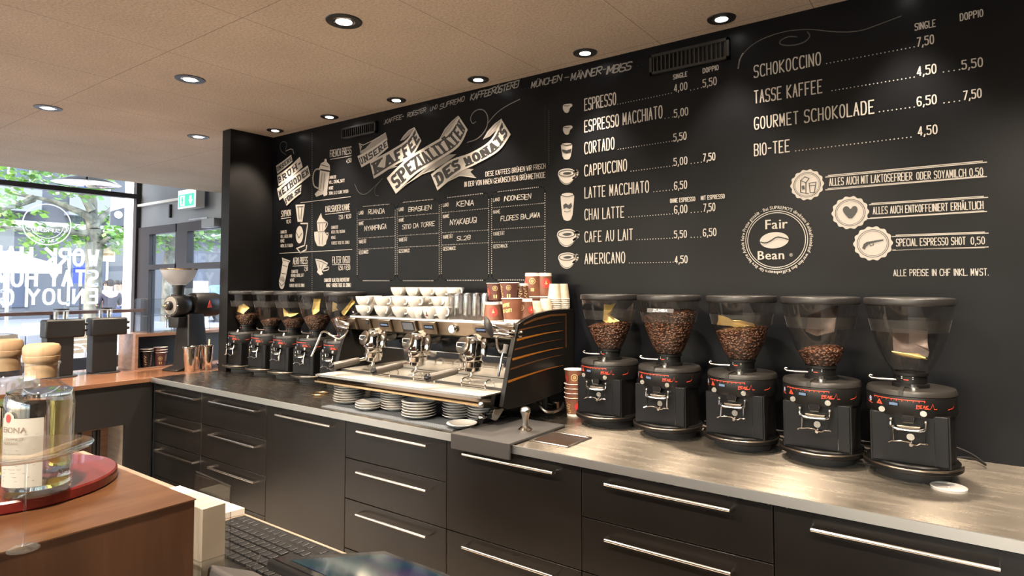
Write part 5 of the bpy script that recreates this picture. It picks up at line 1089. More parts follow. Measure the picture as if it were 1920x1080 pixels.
# legs and steel side fin
EM(MB().cyl((-1.715, 2.14, .955), (-1.70, 2.17, 1.01), .010, .012, 16).box(-1.735, -1.69, 2.09, 2.145, CT+.0005, CT+.022), 'front_foot', 'black_satin')
EM(MB().sphere((-1.712, 2.118, CT+.032), .022, 20, 12), 'foot_ball', 'chrome')
EM(MB().prism([(2.10, .955), (2.135, .94), (2.21, 1.0), (2.20, 1.012), (2.13, 1.0)], -1.655, -1.65, 'x'), 'side_fin', 'chrome', smooth=False)
EM(MB().cyl((-2.60, 2.16, CT+.02), (-2.60, 2.18, 1.01), .010, .012, 16).box(-2.62, -2.575, 2.135, 2.18, CT+.0005, CT+.025), 'front_foot', 'chrome')
for x in (-2.60, -1.70): EM(MB().cyl((x, 2.60, CT+.0005), (x, 2.60, 1.06), .022, .018, 16), 'rear_foot', 'black_satin')
o = MB().tube(sm([(-1.62, 2.40, .985), (-1.57, 2.38, .955), (-1.545, 2.42, .945), (-1.55, 2.50, .95), (-1.60, 2.6, .96)], 4), .006, 10); EM(o, 'water_hose', 'steel_satin')
EM(MB().cyl((-1.60, 2.47, .97), (-1.548, 2.46, .965), .009, seg=12).box(-1.565, -1.545, 2.45, 2.47, .955, .985), 'hose_valve', 'chrome')
# badges reflected on the chrome front of the drip tray
tw_ = empty('red_cloth', (fx(660), 1.97, 1.058), label='red rolled cloth hanging at the left of the chrome drip tray', cat='cloth')
bt = empty('shaker_with_handle', tuple(atz(905, 790, CT)), label='x', cat='x')
bpy.data.objects.remove(bt); bpy.data.objects.remove(tw_)

# perforated mat under the saucers
q0, q1 = atz(612, 775, CT), atz(900, 812, CT)
pm = MB().box(-2.60, -1.74, 1.955, 2.34, CT+.0004, CT+.004).build('perforated_mat', 'perf_mat', None, smooth=False); tag(pm, 'grey perforated rubber mat lying under the saucer stacks', 'mat')
# saucers
def saucer(r):
    P = [(.001, .003), (r*.42, .002), (r*.5, .0), (r*.52, 0), (r*.58, .003), (r*.8, .008), (r*.985, .016), (r, .0175), (r*.985, .019), (r*.8, .0115), (r*.55, .006), (.001, .005)]
    return MB().lathe(P, seg=44, cap=False).build('saucer', 'porcelain', None)
big, sml = saucer(.079), saucer(.058)
tag(big, 'x', 'saucer'); tag(sml, 'x', 'saucer'); ub = us = False
stacks = [(655, 748, 2.095, 7, 1, 'leftmost stack of large saucers'), (722, 738, 2.27, 5, 1, 'shaded rear stack of large saucers'), (692, 765, 2.04, 3, 0, 'short stack of three small saucers'), (741, 766, 2.105, 7, 0, 'tall stack beside the short stack'), (786, 785, 2.05, 6, 1, 'wide stack in the middle of the machine'), (856, 783, 2.14, 7, 0, 'narrow stack behind the lone saucer'), (903, 782, 2.17, 8, 0, 'stack beside the chrome foot')]
for px, py, Y, n, isb, lab in stacks:
    c = at(px, py, Y); x = c.x
    pitch = .0122 if isb else .0112
    for k in range(n):
        if isb: f = not ub; ub = True
        else: f = not us; us = True
        s_ = 1.0
        if px == 655: s_ = 1.04
        o = place(big if isb else sml, f, (x+random.uniform(-.002, .002), Y+random.uniform(-.002, .002), CT+.0042+k*pitch), rz=random.uniform(0, 6), label='white saucer, '+ordn(k, n)+' in the '+lab, group='saucers in the '+lab)
        if px in (741,): o.scale = (1.18, 1.18, 1)
        if px == 692: o.scale = (1.12, 1.12, 1)
c = at(866, 797, 2.02); place(sml, False, (c.x, 2.02, CT+.0042), label='single white saucer lying in front of the narrow saucer stacks', group='loose saucer')
# filter basket rest by the left foot
rb = MB().tube([(.045*math.cos(a), .045*math.sin(a), .006) for a in [k*PI/10 for k in range(21)]], .004, 8).build('steel_ring', 'brass_lip', None); rb.location = atz(600, 740, CT); tag(rb, 'shiny metal ring lying on the worktop left of the saucers', 'ring')

# ================================================================== CUPS ON THE MACHINE
def cup_mesh(r, h, name):
    o = empty(name, (0, 0, 0), label='x', cat='cup')
    P = [(.001, .004), (r*.38, .004), (r*.40, 0), (r*.46, 0), (r*.50, .004), (r*.74, h*.30), (r*.90, h*.60), (r*.98, h*.88), (r, h), (r*.965, h), (r*.94, h*.85), (r*.86, h*.58), (r*.70, h*.30), (r*.42, .008), (.001, .007)]
    MB().lathe(P, seg=40, cap=False).build('bowl', 'porcelain', o)
    MB().tube(sm([(r*.88, 0, h*.85), (r*1.20, 0, h*.86), (r*1.38, 0, h*.66), (r*1.25, 0, h*.40), (r*.80, 0, h*.34)], 4), .0042, 10).build('handle', 'porcelain', o)
    return o
cb = cup_mesh(.050, .056, 'coffee_cup'); ce = cup_mesh(.040, .058, 'coffee_cup')
# printed version
cp = cup_mesh(.042, .058, 'coffee_cup'); r_ = lambda z: .042*(.5+.5*min(1, (z/.058)**.6))
for sgn in (1,):
    m_ = MB(); fn = lambda u, v: ((r_(.03+v)+.002)*math.cos(-PI/2+.35+u/.04), (r_(.03+v)+.002)*math.sin(-PI/2+.35+u/.04), .026+v)
    m_.mat('cup_brown_print').quad(*[fn(.010*math.cos(q), .0035*math.sin(q)-.006) for q in [k*PI/6 for k in range(12)]])
    m_.mat('paint_ink').quad(fn(-.001, -.003), fn(.002, -.003), fn(.0035, .010), fn(.0, .013), fn(-.002, .008)); m_.quad(fn(-.004, -.002), fn(-.002, -.002), fn(-.002, .004))
    m_.build('cup_print', None, cp, smooth=False)
TZ = 1.354
cups = [  # px, Y, levels, kind, label
 (684, 2.29, 2, 'b', 'left end of the cup tray'), (719, 2.27, 2, 'b', 'second column of the front row'), (752, 2.27, 2, 'b', 'third column of the front row'), (779, 2.29, 2, 'b', 'fourth column, half behind the printed cups'),
 (700, 2.40, 2, 'b', 'second row above the left control pods'), (735, 2.40, 2, 'b', 'second row behind the third column'), (768, 2.42, 2, 'b', 'second row near the touch panel'),
 (748, 2.53, 3, 'b', 'rear row, leftmost high stack'), (776, 2.53, 3, 'b', 'rear row, second high stack'), (803, 2.51, 3, 'b', 'rear row, third high stack'), (829, 2.53, 3, 'b', 'rear row, fourth high stack'), (853, 2.54, 3, 'b', 'rear row, high stack beside the glasses'),
 (797, 2.40, 2, 'b', 'second row behind the printed espresso cups'), (822, 2.38, 2, 'e', 'second row, small pair left of the glasses'), (840, 2.40, 2, 'e', 'second row, small pair touching the glasses'),
 (788, 2.235, 1, 'e', 'plain cup left of the printed cup'), (808, 2.228, 1, 'p', 'printed cup with a red brown emblem at the front edge'), (831, 2.24, 1, 'e', 'plain cup right of the printed cup')]
seen = {'b': False, 'e': False, 'p': False}
for px, Y, n, kd, lab in cups:
    x = at(px, 590, Y).x; pr = {'b': cb, 'e': ce, 'p': cp}[kd]
    for k in range(n):
        inv = k == n-1 and n > 1 and False
        f = not seen[kd]; seen[kd] = True
        place(pr, f, (x+random.uniform(-.001, .001), Y, TZ+k*.0485), rz=(-.4+random.uniform(-.3, .3)) if kd != 'p' else -.2, label='white porcelain cup, '+(ordn(k, n)+' of the ' if n > 1 else '')+lab, group='white cups on the espresso machine')
# latte glasses
gl = MB().lathe([(.001, .006), (.022, .006), (.024, 0), (.026, .004), (.027, .03), (.031, .11), (.0325, .125), (.031, .125), (.029, .11), (.025, .03), (.020, .012), (.001, .012)], seg=24, cap=False).build('latte_glass', 'drink_glass', None); tag(gl, 'x', 'glass')
k = 0
for r, (Y, pxs, rn) in enumerate(((2.27, (851, 868, 885, 902), 'front row'), (2.36, (853, 870, 887, 903), 'second row'), (2.45, (856, 872, 888, 904), 'third row'), (2.54, (872, 888, 903), 'rear row'))):
    for i, px in enumerate(pxs):
        x = at(px, 590, Y).x; pos = ('nearest the cups', 'second from the cups', 'third from the cups', 'nearest the paper cups')[i+(4-len(pxs))]
        place(gl, k == 0, (x, Y, TZ), label='clear latte glass in the '+rn+' on the machine, '+pos, group='clear latte glasses on the espresso machine'); k += 1
# paper cups on the machine
def pc(px, Y, z, h, rt, rb, inv, lab, body='paper_brown', dec=(), band=0, yaw=0):
    o = cupA(h, rt, rb, body, dec, band=band); x = at(px, 590, Y).x; o.location = (x, Y, z+(h if inv else 0)); o.rotation_euler = (PI if inv else 0, 0, yaw)
    o['label'] = lab; o['group'] = 'takeaway paper cups on the espresso machine'; return o
RG = lambda a, z, r=.014: (a, z, r, 0, 'ring', ['gold_print']); SQ = lambda a, z: (a, z, .008, 0, 'square', ['gold_print']); RD = lambda a, z, r=.02: (a, z, r, 0, 'disc', ['red_badge', 'gold_print']); SCR = lambda a, z: (a, z, .012, .06, 'script', ['gold_print'])
F = -PI/2+.55          # facing the camera from there
pc(924, 2.30, TZ, .088, .046, .034, True, 'upside-down brown cup with red badge behind the lever paddle', 'paper_brown', [RD(-F-.15, .045, .022)], band=.012)
pc(939, 2.38, TZ, .088, .046, .034, True, 'upside-down dark cup behind the slogan cup', 'paper_dark', [SCR(-F-.6, .045)], band=.012)
pc(960, 2.245, TZ, .108, .047, .034, False, 'upright brown cup with large cream slogan letters', 'paper_brown', [(F-.62, .066, .040, .016, 'T:KAFFEE', ['gold_print']), (F-.62, .040, .046, .016, 'T:IST GUT!', ['gold_print'])], band=.014)
pc(984, 2.33, TZ, .105, .045, .033, True, 'upside-down brown cup right of the slogan cup', 'paper_brown', [RG(-F+.4, .04), RD(-F-.9, .05, .016)], band=.014)
pc(930, 2.36, TZ+.094, .082, .044, .034, False, 'upper upright dark cup with gold seal, left one', 'paper_dark', [RG(F, .056, .012), SQ(F, .018), RD(F-1.2, .04, .018)])
pc(955, 2.36, TZ+.098, .080, .044, .034, False, 'upper upright dark cup with gold seal, right one', 'paper_dark', [RG(F, .056, .012), SQ(F, .018), SCR(F-1.05, .04)])
pc(976, 2.43, TZ+.0, .09, .044, .034, True, 'lower upside-down cup under the gold script cup', 'paper_brown', band=.012)
pc(976, 2.43, TZ+.092, .082, .044, .034, True, 'upper cup covered in gold script, white base up', 'paper_dark', [SCR(-F, .04), SCR(-F+.7, .04), SCR(-F-.7, .04)], band=.012)
pc(999, 2.56, TZ, .105, .044, .034, False, 'lower cup carrying the left tall cup', 'paper_brown'); pc(1020, 2.60, TZ, .105, .044, .034, False, 'lower cup carrying the right tall cup', 'paper_brown')
pc(999, 2.56, TZ+.107, .118, .045, .036, True, 'tall upside-down cup with gold seal at the top left', 'paper_brown', [SQ(-F, .082), RG(-F+.0, .04, .015), RD(-F+1.15, .05, .02)], band=.016)
pc(1020, 2.60, TZ+.107, .118, .045, .036, True, 'tall upside-down cup with red badge at the top right', 'paper_brown', [RD(-F-.3, .05, .024)], band=.016)
cs = paper_cup('paper_cup', .075, .034, .025, 'paper_cream', decals=[(-PI/2-.3+.1, .034, .05, .007, 'T:SUPREMO', ['label_ink'])]); cs['group'] = 'cream tasting cups stacked on the espresso machine'
ff = True
for px, Y, n, lab in ((1004, 2.42, 3, 'short front stack, left'), (1023, 2.50, 4, 'short front stack, right'), (1040, 2.583, 12, 'tall rear stack, left'), (1055, 2.622, 12, 'tall rear stack, right')):
    x = at(px, 590, Y).x
    for k in range(n):
        place(cs, ff, (x, Y, TZ+.075+k*.0088), rz=random.uniform(-.1, .1), rx=PI, label='small cream paper cup, '+ordn(k, n)+' of the '+lab, group='cream tasting cups stacked on the espresso machine'); ff = False

# ================================================================== SERVICE BLOCK IN THE FOREGROUND
BZ = 1.16; BX, BY = -1.066, .548
sb = empty('service_block', (BX, BY, 0), label='large reddish wooden service block in the near corner', cat='counter block')
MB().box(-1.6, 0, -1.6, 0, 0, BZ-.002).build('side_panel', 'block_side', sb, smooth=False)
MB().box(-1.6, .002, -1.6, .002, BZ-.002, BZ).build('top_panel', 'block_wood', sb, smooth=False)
TC = Vector((-1.375, .385, BZ)); tr = MB().lathe([(.001, 0), (.152, 0), (.155, .003), (.155, .017), (.152, .02), (.001, .02)], seg=72, cap=False).build('serving_board', 'red_wood', None); tr.location = TC; tag(tr, 'round dark red wooden board under the bottles', 'board')
def bottle(loc, lab, fluid, text=True, rz=0, lev=.13):
    o = empty('spirit_bottle', loc, rz, lab, 'bottle', 'wood-stoppered spirit bottles on the red board'); R0 = .0475
    P = [(.001, 0), (R0-.004, 0), (R0-.001, .003), (R0, .012), (R0+.001, .14), (R0-.001, .158), (R0-.008, .168), (.032, .174), (.027, .179), (.0246, .186), (.0246, .205), (.025, .207), (.025, .211)]
    I = [(max(.001, r-.0022), z+(.008 if z < .01 else 0)) for r, z in reversed(P[1:-1])]; I[-1] = (.001, .010)
    MB().lathe(P+[(.0185, .211)]+[(max(.001, r-.0028), z if z > .02 else .011) for r, z in reversed(P[3:-1])]+[(.001, .010)], seg=64, cap=False).build('glass', 'bottle_glass', o)
    Q = [(.001, .0098)]+[(r-.0029, max(.0098, z)) for r, z in P[3:] if z < lev]+[(R0-.0022, lev), (.001, lev)]
    MB().lathe(Q, seg=64, cap=False).build('spirit', fluid, o)
    MB().lathe([(.001, .187), (.0222, .187), (.0225, .212), (.024, .2125), (.0255, .216), (.026, .222), (.0255, .2225), (.026, .224), (.026, .236), (.0235, .2405), (.018, .242), (.001, .242)], seg=48, cap=False).build('wooden_stopper', 'cork_wood', o)
    MB().lathe([(.0245, .2065), (.0268, .208), (.0268, .211), (.0245, .2125)], seg=40, cap=False).build('neck_ring', 'bottle_glass', o)
    rl = R0+.0016; fn = lambda u, v: (rl*math.cos(-PI/2+u/rl), rl*math.sin(-PI/2+u/rl), v); b = MB()
    for k in range(20):
        u0, u1 = -.042+.066*k/20, -.042+.066*(k+1)/20; b.quad(fn(u0, .020), fn(u1, .020), fn(u1, .128), fn(u0, .128))
    b.quad(*[fn(-.028+.011*math.cos(q), .128+.010*math.sin(q)) for q in [k*PI/12 for k in range(24)]])
    lb = b.build('paper_label', 'label_paper', o, ang=60)
    rl2 = rl+.0006; fn2 = lambda u, v: (rl2*math.cos(-PI/2+u/rl2), rl2*math.sin(-PI/2+u/rl2), v); b = MB(); b.mat('label_ink')
    for t_, u, v, h, w_ in (('BONA', -.038, .106, .0085, .040), ('GRAPPA DI', -.036, .094, .004, .034), ('MOSCATO', -.036, .087, .004, .026)):
        pl, _ = text2d(t_, h, w_, th=.14, serif=(h > .006)); put(b, pl, lambda a, c: fn2(u+a, v+c))
    for k in range(9): 
        z = .078-.006*k; w_ = .05-.006*((k*7) % 4); b.quad(fn2(-.036, z), fn2(-.036+w_*.5, z), fn2(-.036+w_, z), fn2(-.036+w_, z+.0007), fn2(-.036+w_*.5, z+.0007), fn2(-.036, z+.0007))
    b.quad(fn2(-.036, .1025), fn2(0, .1025), fn2(.018, .1025), fn2(.018, .103), fn2(0, .103), fn2(-.036, .103)); b.mat('red_badge').quad(*[fn2(-.028+.005*math.cos(q), .128+.0065*math.sin(q)) for q in [k*PI/8 for k in range(16)]])
    b.build('label_print', None, lb, smooth=False)
    return o
bc = atz(70, 921, BZ+.02)
bottle((bc.x, bc.y, BZ+.0205), 'clear square-shouldered bottle with cream label, nearest the corner of the block', 'spirit', rz=1.26-.36, lev=.165)
b2 = atz(2, 893, BZ+.02)
bottle((b2.x, b2.y, BZ+.0205), 'bottle with amber spirit and wooden stopper, at the picture edge', 'spirit_amber', rz=.75, lev=.13)
# footed glass dish
gd = empty('glass_dish', (-1.222, .335, BZ+.0205), label='clear glass dish on a thin stem beside the front bottle', cat='glass dish')
gx = atz(50, 846, BZ+.145); 
gd.location = (gx.x, gx.y, BZ+.0205)
MB().lathe([(.001, 0), (.018, 0), (.016, .002), (.003, .004), (.0015, .01), (.0015, .108), (.004, .112), (.001, .113)], seg=32, cap=False).build('foot', 'clear_plastic', gd)
MB().lathe([(.001, .112), (.03, .114), (.060, .122), (.072, .127), (.073, .129), (.060, .125), (.03, .117), (.001, .1145)], seg=64, cap=False).build('plate', 'drink_glass', gd)

# service desk behind the block
DZ = .90
dk = empty('service_desk', (-1.5, .76, 0), label='low brown desk top behind the wooden block', cat='desk')
MB().box(-1.2, 1.4, -.205, .205, DZ-.03, DZ).build('desk_top', 'desk_wood', dk, smooth=False); MB().box(-1.2, 1.4, -.205, .15, 0, DZ-.03).build('desk_carcass', 'cabinet_core', dk, smooth=False)
kb_ = empty('keyboard', (-1.315, .835, DZ), label='black computer keyboard on the desk beside the leaflets', cat='keyboard')
MB().prism([(-.10, 0), (.095, 0), (.095, .020), (.06, .022), (-.10, .014)], -.235, .235, 'x').build('case', 'plastic_black', kb_, bev=.004)
for r in range(6):
    n = 20; y = .06-.025*r-(.006 if r else 0)
    for c in range(n):
        if (c in (13, 14, 15) and r in (2, 3)) or (r == 0 and c % 5 == 4): continue
        if r == 5 and 3 <= c <= 8:
            if c == 3: MB().box(-.225+c*.0226, -.225+9*.0226-.003, y, y+.019, .016, .0235).build('key', 'key_black', kb_, bev=.001)
            continue
        if c == 2 and r in (3, 4): pass
        k_ = (r, c)
        if 'KP' not in globals(): KP = None
        if KP is None: KP = MB().box(0, .0190, 0, .0195, 0, .008).build('key', 'key_black', kb_, bev=.0015); o = KP
        else: o = KP.copy(); COL.objects.link(o)
        o.location = (-.225+c*.0226, y, .0155)
nkeys = [o for o in kb_.children if o.name.startswith('key')]
# join the far surplus keys into one part (more than 100 keys)
nkeys.sort(key=lambda o: (Vector((kb_.location.x+o.location.x, kb_.location.y+o.location.y, .9))-CAM).length)
rest = nkeys[98:]
if rest:
    b = MB()
    for o in rest: x, y, z = o.location; b.box(x, x+.019, y, y+.0195, z, z+.008); bpy.data.objects.remove(o)
    k2 = b.build('keys', 'key_black', kb_, bev=.0015); k2['kind'] = 'stuff'
# notepad
npd = MB().add([(-.19, -.11, 0), (.12, -.10, 0), (.155, .10, 0), (-.18, .09, 0), (-.19, -.11, .012), (.12, -.10, .012), (.155, .10, .016), (-.18, .09, .016)], [(0,3,2,1),(4,5,6,7),(0,1,5,4),(1,2,6,5),(2,3,7,6),(3,0,4,7)]).build('paper_pad', 'paper_sheet', None); npd.location = (-1.76, .862, DZ+.0005); tag(npd, 'white pad of paper on the desk edge beside the keyboard', 'paper pad')
# leaflet holder with leaflets
lh = empty('leaflet_holder', (-1.185, .66, DZ), label='clear acrylic leaflet holder standing against the wooden block', cat='leaflet holder')
b = MB(); b.box(-.10, .03, .0, .003, 0, .235, Matrix.Rotation(R_(0), 4, 'X')).box(-.10, .03, -.055, -.052, 0, .11).box(.028, .031, -.055, .003, 0, .11).box(-.10, -.097, -.055, .003, 0, .11).box(-.10, .03, -.055, .003, 0, .003)
b.build('holder_shell', 'clear_plastic', lh, smooth=False)
b = MB().tube([(.03, .003, .235), (.031, .003, .11), (.031, -.054, .112), (-.10, -.054, .105)], .0013, 6).tube([(.03, .003, .235), (-.1, .003, .24)], .0013, 6); b.build('polished_edges', 'frosted', lh)
lf = MB().box(-.094, .026, -.049, -.004, .004, .205).build('leaflet_stack', 'paper_stack', None, bev=.001); lf.location = (-1.185, .66, DZ); tag(lf, 'thick stack of cream leaflets standing in the clear holder', 'leaflets', kind='stuff')
# round clear card bowl
bo = MB().tube([(.055*math.cos(a), .055*math.sin(a), .05) for a in [k*PI/14 for k in range(29)]], .0018, 6).lathe([(.001, 0), (.035, 0), (.055, .05)], seg=36, cap=False).build('clear_bowl', 'clear_plastic', None)
bq = atz(435, 1052, DZ+.06); bo.location = (bq.x, bq.y, DZ+.012); tag(bo, 'small clear bowl between leaflets and screen', 'bowl')
# point-of-sale screen
ps = empty('touch_terminal', (-.55, .76, DZ), label='black touch screen terminal tilted back on the desk', cat='touch screen')
Bp = Vector((-.968, .885, .985)); tl = math.atan2(1.062-.985, .885-.622); Lp = .274
mt = Matrix.Translation(Bp-Vector(ps.location)) @ Matrix.Rotation(-tl, 4, 'X')
b = MB().box(0, .42, -Lp, 0, -.018, 0, mt); b.build('casing', 'plastic_black', ps, bev=.006)
MB().box(.006, .414, -Lp+.006, -.006, 0, .0012, mt).build('glass', 'black_gloss', ps, smooth=False)
MB().box(.028, .392, -Lp+.028, -.028, .0012, .0018, mt).build('picture', 'screen_picture', ps, smooth=False)
MB().prism([(-.02, 0), (.06, 0), (.02, .10), (-.05, .12)], -.25, -.05, 'x').build('stand', 'plastic_black', ps, bev=.004)
MB().prism([(-.19, .0), (-.06, .0), (-.08, .085), (-.17, .13)], -.55, -.40, 'x').build('printer_hump', 'plastic_grey', ps, bev=.008)

# pendant lamp near the window
pn = empty('pendant_lamp', (-8.8, 3.10, 2.77), label='polished metal dish pendant hanging by the street window', cat='pendant lamp')
MB().lathe([(.001, .10), (.10, .095), (.20, .07), (.33, .02), (.365, 0), (.33, -.012), (.20, -.03), (.10, -.035), (.001, -.036)], seg=56, cap=False).build('dish_shade', 'chrome', pn)
MB().cyl((0, 0, .09), (0, 0, .575), .012, seg=10).build('rod', 'window_frame', pn)
# ================================================================== OUTSIDE THE STREET WINDOW
struct(MB().box(-60, -9.66, -30, 50, -.14, -.02).build('ground_street', 'pavement', smooth=False))
st = MB().box(-60, -21, -30, 50, -.02, .1).build('ground_kerb', 'tile_step', smooth=False); struct(st)
fc = empty('street_facade', (-32, 8, 0), label='pale stone street facade with tall windows across the road', cat='building')
MB().box(-3, 0, -30, 36, 0, 16).build('wall', 'facade', fc, smooth=False)
b = MB(); 
for z in (3.9, 7.4, 11): b.box(0, .35, -30, 36, z, z+.3)
b.build('cornice', 'facade_plain', fc, smooth=False)
for i, y in enumerate([-8.6, -5.6, -2.6, .4, 3.4]):
    for z in (.6, 4.8, 8.2):
        w_ = MB().box(.0, .06, y-.75, y+.75, z, z+2.2 if z > 2 else z+2.4).build('window', 'window_dark', fc, smooth=False)
        MB().box(.06, .12, y-.05, y+.05, z, z+2.2).box(.06, .12, y-.8, y+.8, z+2.2, z+2.32).box(.06, .12, y-.8, y-.7, z, z+2.2).box(.06, .12, y+.7, y+.8, z, z+2.2).build('window_bars', 'facade_plain', w_, smooth=False)
    if i > 1: MB().box(.1, .7, y-1.0, y+1.0, 4.55, 4.7).box(.66, .7, y-1, y+1, 4.7, 5.5).build('balcony', 'tile_step', fc, smooth=False)
for i in range(7):
    y = 8.0+i*2.4
    for z0 in (1.0, 6.0):
        P = [(y-.7, z0), (y+.7, z0), (y+.7, z0+1.8)]+[(y+.7*math.cos(a), z0+1.8+.7*math.sin(a)) for a in [k*PI/10 for k in range(1, 10)]]+[(y-.7, z0+1.8)]
        MB().prism(P, .0, .08, 'x').build('arched_window', 'window_dark', fc, smooth=False)
PY0, PY1 = atx(232, 450, -10.9).y, atx(266, 450, -10.45).y
pr_ = MB().box(-10.9, -10.45, PY0, PY1, -.02, 4.6).build('stone_pier', 'stone_white', None, smooth=False); tag(pr_, 'white stone pier just outside the window corner', 'pillar')
b = MB()
for z in (.6, 1.15, 2.05, 3.1): b.box(-10.904, -10.446, PY0-.004, PY1+.004, z, z+.012)
b.build('joints', 'tile_step', pr_, smooth=False)
# plane tree
tx = atx(176, 500, -17.2); ty = tx.y
tree = empty('plane_tree', (-17.2, ty, 0), label='mottled plane tree on the pavement behind the lettered window', cat='tree')
P = lambda px, py, X=-17.2: atx(px, py, X)-Vector((-17.2, ty, 0))
MB().tube([(0, 0, -.02), (0, 0, .4), tuple(P(174, 560)), tuple(P(176, 500)), tuple(P(177, 460)), tuple(P(176, 430))], [.26, .20, .18, .175, .19, .18], 18).build('trunk', 'bark', tree)
br_ = [[(176, 432), (172, 405), (172, 370), (165, 345), (170, 315)], [(175, 420), (160, 403), (130, 390), (110, 381), (75, 372), (20, 362)], [(178, 425), (190, 408), (205, 395), (215, 380)], [(172, 395), (160, 375), (148, 355), (140, 335)], [(178, 455), (190, 445), (205, 438), (222, 440)], [(172, 440), (140, 435), (110, 430), (60, 432), (0, 425)], [(178, 470), (192, 455), (205, 445)], [(60, 372), (30, 385), (5, 392)]]
for i, pts in enumerate(br_):
    n = len(pts); MB().tube(sm([P(x, y, -17.2+(.25*i-.8)*k/n) for k, (x, y) in enumerate(pts)], 3), [.10*(1-.7*k/(3*(n-1))) if i != 0 else .15*(1-.5*k/(3*(n-1))) for k in range(3*(n-1)+1)], 9).build('branch', 'bark', tree)
random.seed(11)
def leaves(name, blobs, parent, m_='leaf', sz=.16, org=Vector((0, 0, 0))):
    b = MB()
    for (c, r, n) in blobs:
        for _ in range(n):
            d = Vector([random.gauss(0, 1) for _ in range(3)]); d.normalize(); p = Vector(c)+d*r*random.random()**.5
            a = Vector([random.gauss(0, 1) for _ in range(3)]).normalized(); q = a.cross(Vector((0, .3, 1))).normalized()*sz*random.uniform(.6, 1.2); a2 = a*sz*.8
            b.add([p-q*.5, p+a2*.5, p+q*.35+a2*.2, p+q*.6, p+q*.35-a2*.2, p-a2*.5], [(0, 1, 2, 3, 4, 5)])
    return b.build(name, m_, parent, smooth=False)
bl = []
for px, py, r, n in ((70, 440, .35, 60), (95, 462, .35, 60), (60, 450, .25, 30), (140, 438, .35, 60), (150, 450, .25, 30), (208, 445, .35, 70), (222, 432, .3, 50), (215, 458, .25, 40), (20, 405, .3, 40), (8, 375, .35, 50), (15, 330, .5, 90), (60, 328, .35, 40), (130, 335, .5, 70), (150, 345, .4, 60), (190, 330, .6, 90), (215, 315, .5, 70), (175, 355, .25, 30), (120, 360, .25, 25), (75, 400, .15, 14), (48, 462, .2, 20), (12, 420, .2, 20), (200, 402, .25, 30), (100, 320, .6, 80), (40, 300, .8, 120)):
    bl.append((P(px, py, -17.2+random.uniform(-.8, .8)), r, n))
leaves('foliage', bl, tree)['kind'] = 'stuff'
# a second crown above and beyond, seen through the top lights and the door
t2 = empty('street_tree', (-24, 11.2, 0), label='leafy street tree farther along the road, seen through the side light', cat='tree')
MB().tube([(0, 0, 0), (0, 0, 2.4), (.1, .1, 4)], [.25, .2, .15], 12).build('trunk', 'bark', t2)
leaves('foliage', [((0, 0, 4.2), 1.6, 900), ((.6, -1.2, 3.4), .9, 300), ((0, 1.3, 3.6), .9, 300)], t2, sz=.25)['kind'] = 'stuff'
# hanging grey banner sign, cream sign board
q0, q1 = atx(208, 365, -11.1), atx(233, 424, -11.1)
bn = empty('hanging_banner', (-11.1, (q0.y+q1.y)/2, q1.z), label='dark grey hanging banner with white emblem beyond the pier', cat='banner')
w2, h2 = (q1.y-q0.y)/2, q0.z-q1.z
MB().box(-.03, .0, -w2, w2, 0, h2).build('cloth', 'banner_grey', bn, smooth=False)
MB().prism([(-w2, h2*.45), (w2, h2*.62), (w2, h2), (-w2, h2)], .0, .006, 'x').build('white_field', 'awning_white', bn, smooth=False)
MB().prism([(w2*.1+w2*.6*math.cos(a), h2*.36+w2*.6*math.sin(a)) for a in [k*PI/10 for k in range(20)]], .0, .01, 'x').build('emblem', 'awning_white', bn, smooth=False)
MB().box(-.03, .22, w2-.03, w2, h2, h2+.02).box(-.03, .22, w2-.03, w2, -.02, 0).build('bracket', 'window_frame', bn, smooth=False)
q0, q1 = atx(187, 463, -17.2), atx(216, 491, -17.2)
sg = empty('sign_board', (-17.2, (q0.y+q1.y)/2, q1.z), label='cream shop sign board right of the tree trunk', cat='sign')
w2, h2 = (q1.y-q0.y)/2, q0.z-q1.z
MB().box(-.05, 0, -w2, w2, 0, h2).build('board', 'sign_cream', sg, bev=.02)
b = MB(); pl_, _ = text2d('EVERYTHING', h2*.16, w2*1.6, th=.2); put(b, pl_, lambda u, v: (.006, -w2*.8+u, h2*.42+v)); b.build('sign_letters', 'sign_ink', sg, smooth=False)
MB().box(-.05, -.02, -w2-.12, -w2, h2*.3, h2*.36).box(-.05, -.02, -w2-.12, -w2, h2*.7, h2*.76).build('bracket', 'window_frame', sg, smooth=False)
# white canopy
q0, q1 = atx(-60, 498, -14.5), atx(112, 498, -14.5)
ca_ = empty('parasol', (-15, 2.6, 0), label='big white cafe parasol above the terrace outside', cat='parasol')
MB().add([(.6, q0.y-2.6, q1.z), (.6, q1.y-2.6, q1.z), (-.5, q1.y-2.6, q1.z+.02), (-.5, q0.y-2.6, q1.z+.02), (.05, (q0.y+q1.y)/2-2.6, q1.z+.28)], [(0, 1, 4), (1, 2, 4), (2, 3, 4), (3, 0, 4)]).build('canopy', 'awning_white', ca_, smooth=False)
MB().box(.58, .62, q0.y-2.6, q1.y-2.6, q1.z-.16, q1.z).build('valance', 'awning_white', ca_, smooth=False)
MB().cyl((.05, (q0.y+q1.y)/2-2.6, 0), (.05, (q0.y+q1.y)/2-2.6, q1.z+.28), .03).build('pole', 'alu', ca_)
# blue sign behind the tree
q = atx(153, 508, -20); bs_ = MB().box(-.04, 0, -.2, .2, -.35, .25).build('blue_placard', 'blue_sign', None, smooth=False); bs_.location = (-20, q.y, q.z); tag(bs_, 'small blue placard left of the tree trunk', 'placard')
MB().box(-.04, -.01, -.03, .03, -bs_.location.z, -.35).build('post', 'window_frame', bs_, smooth=False)
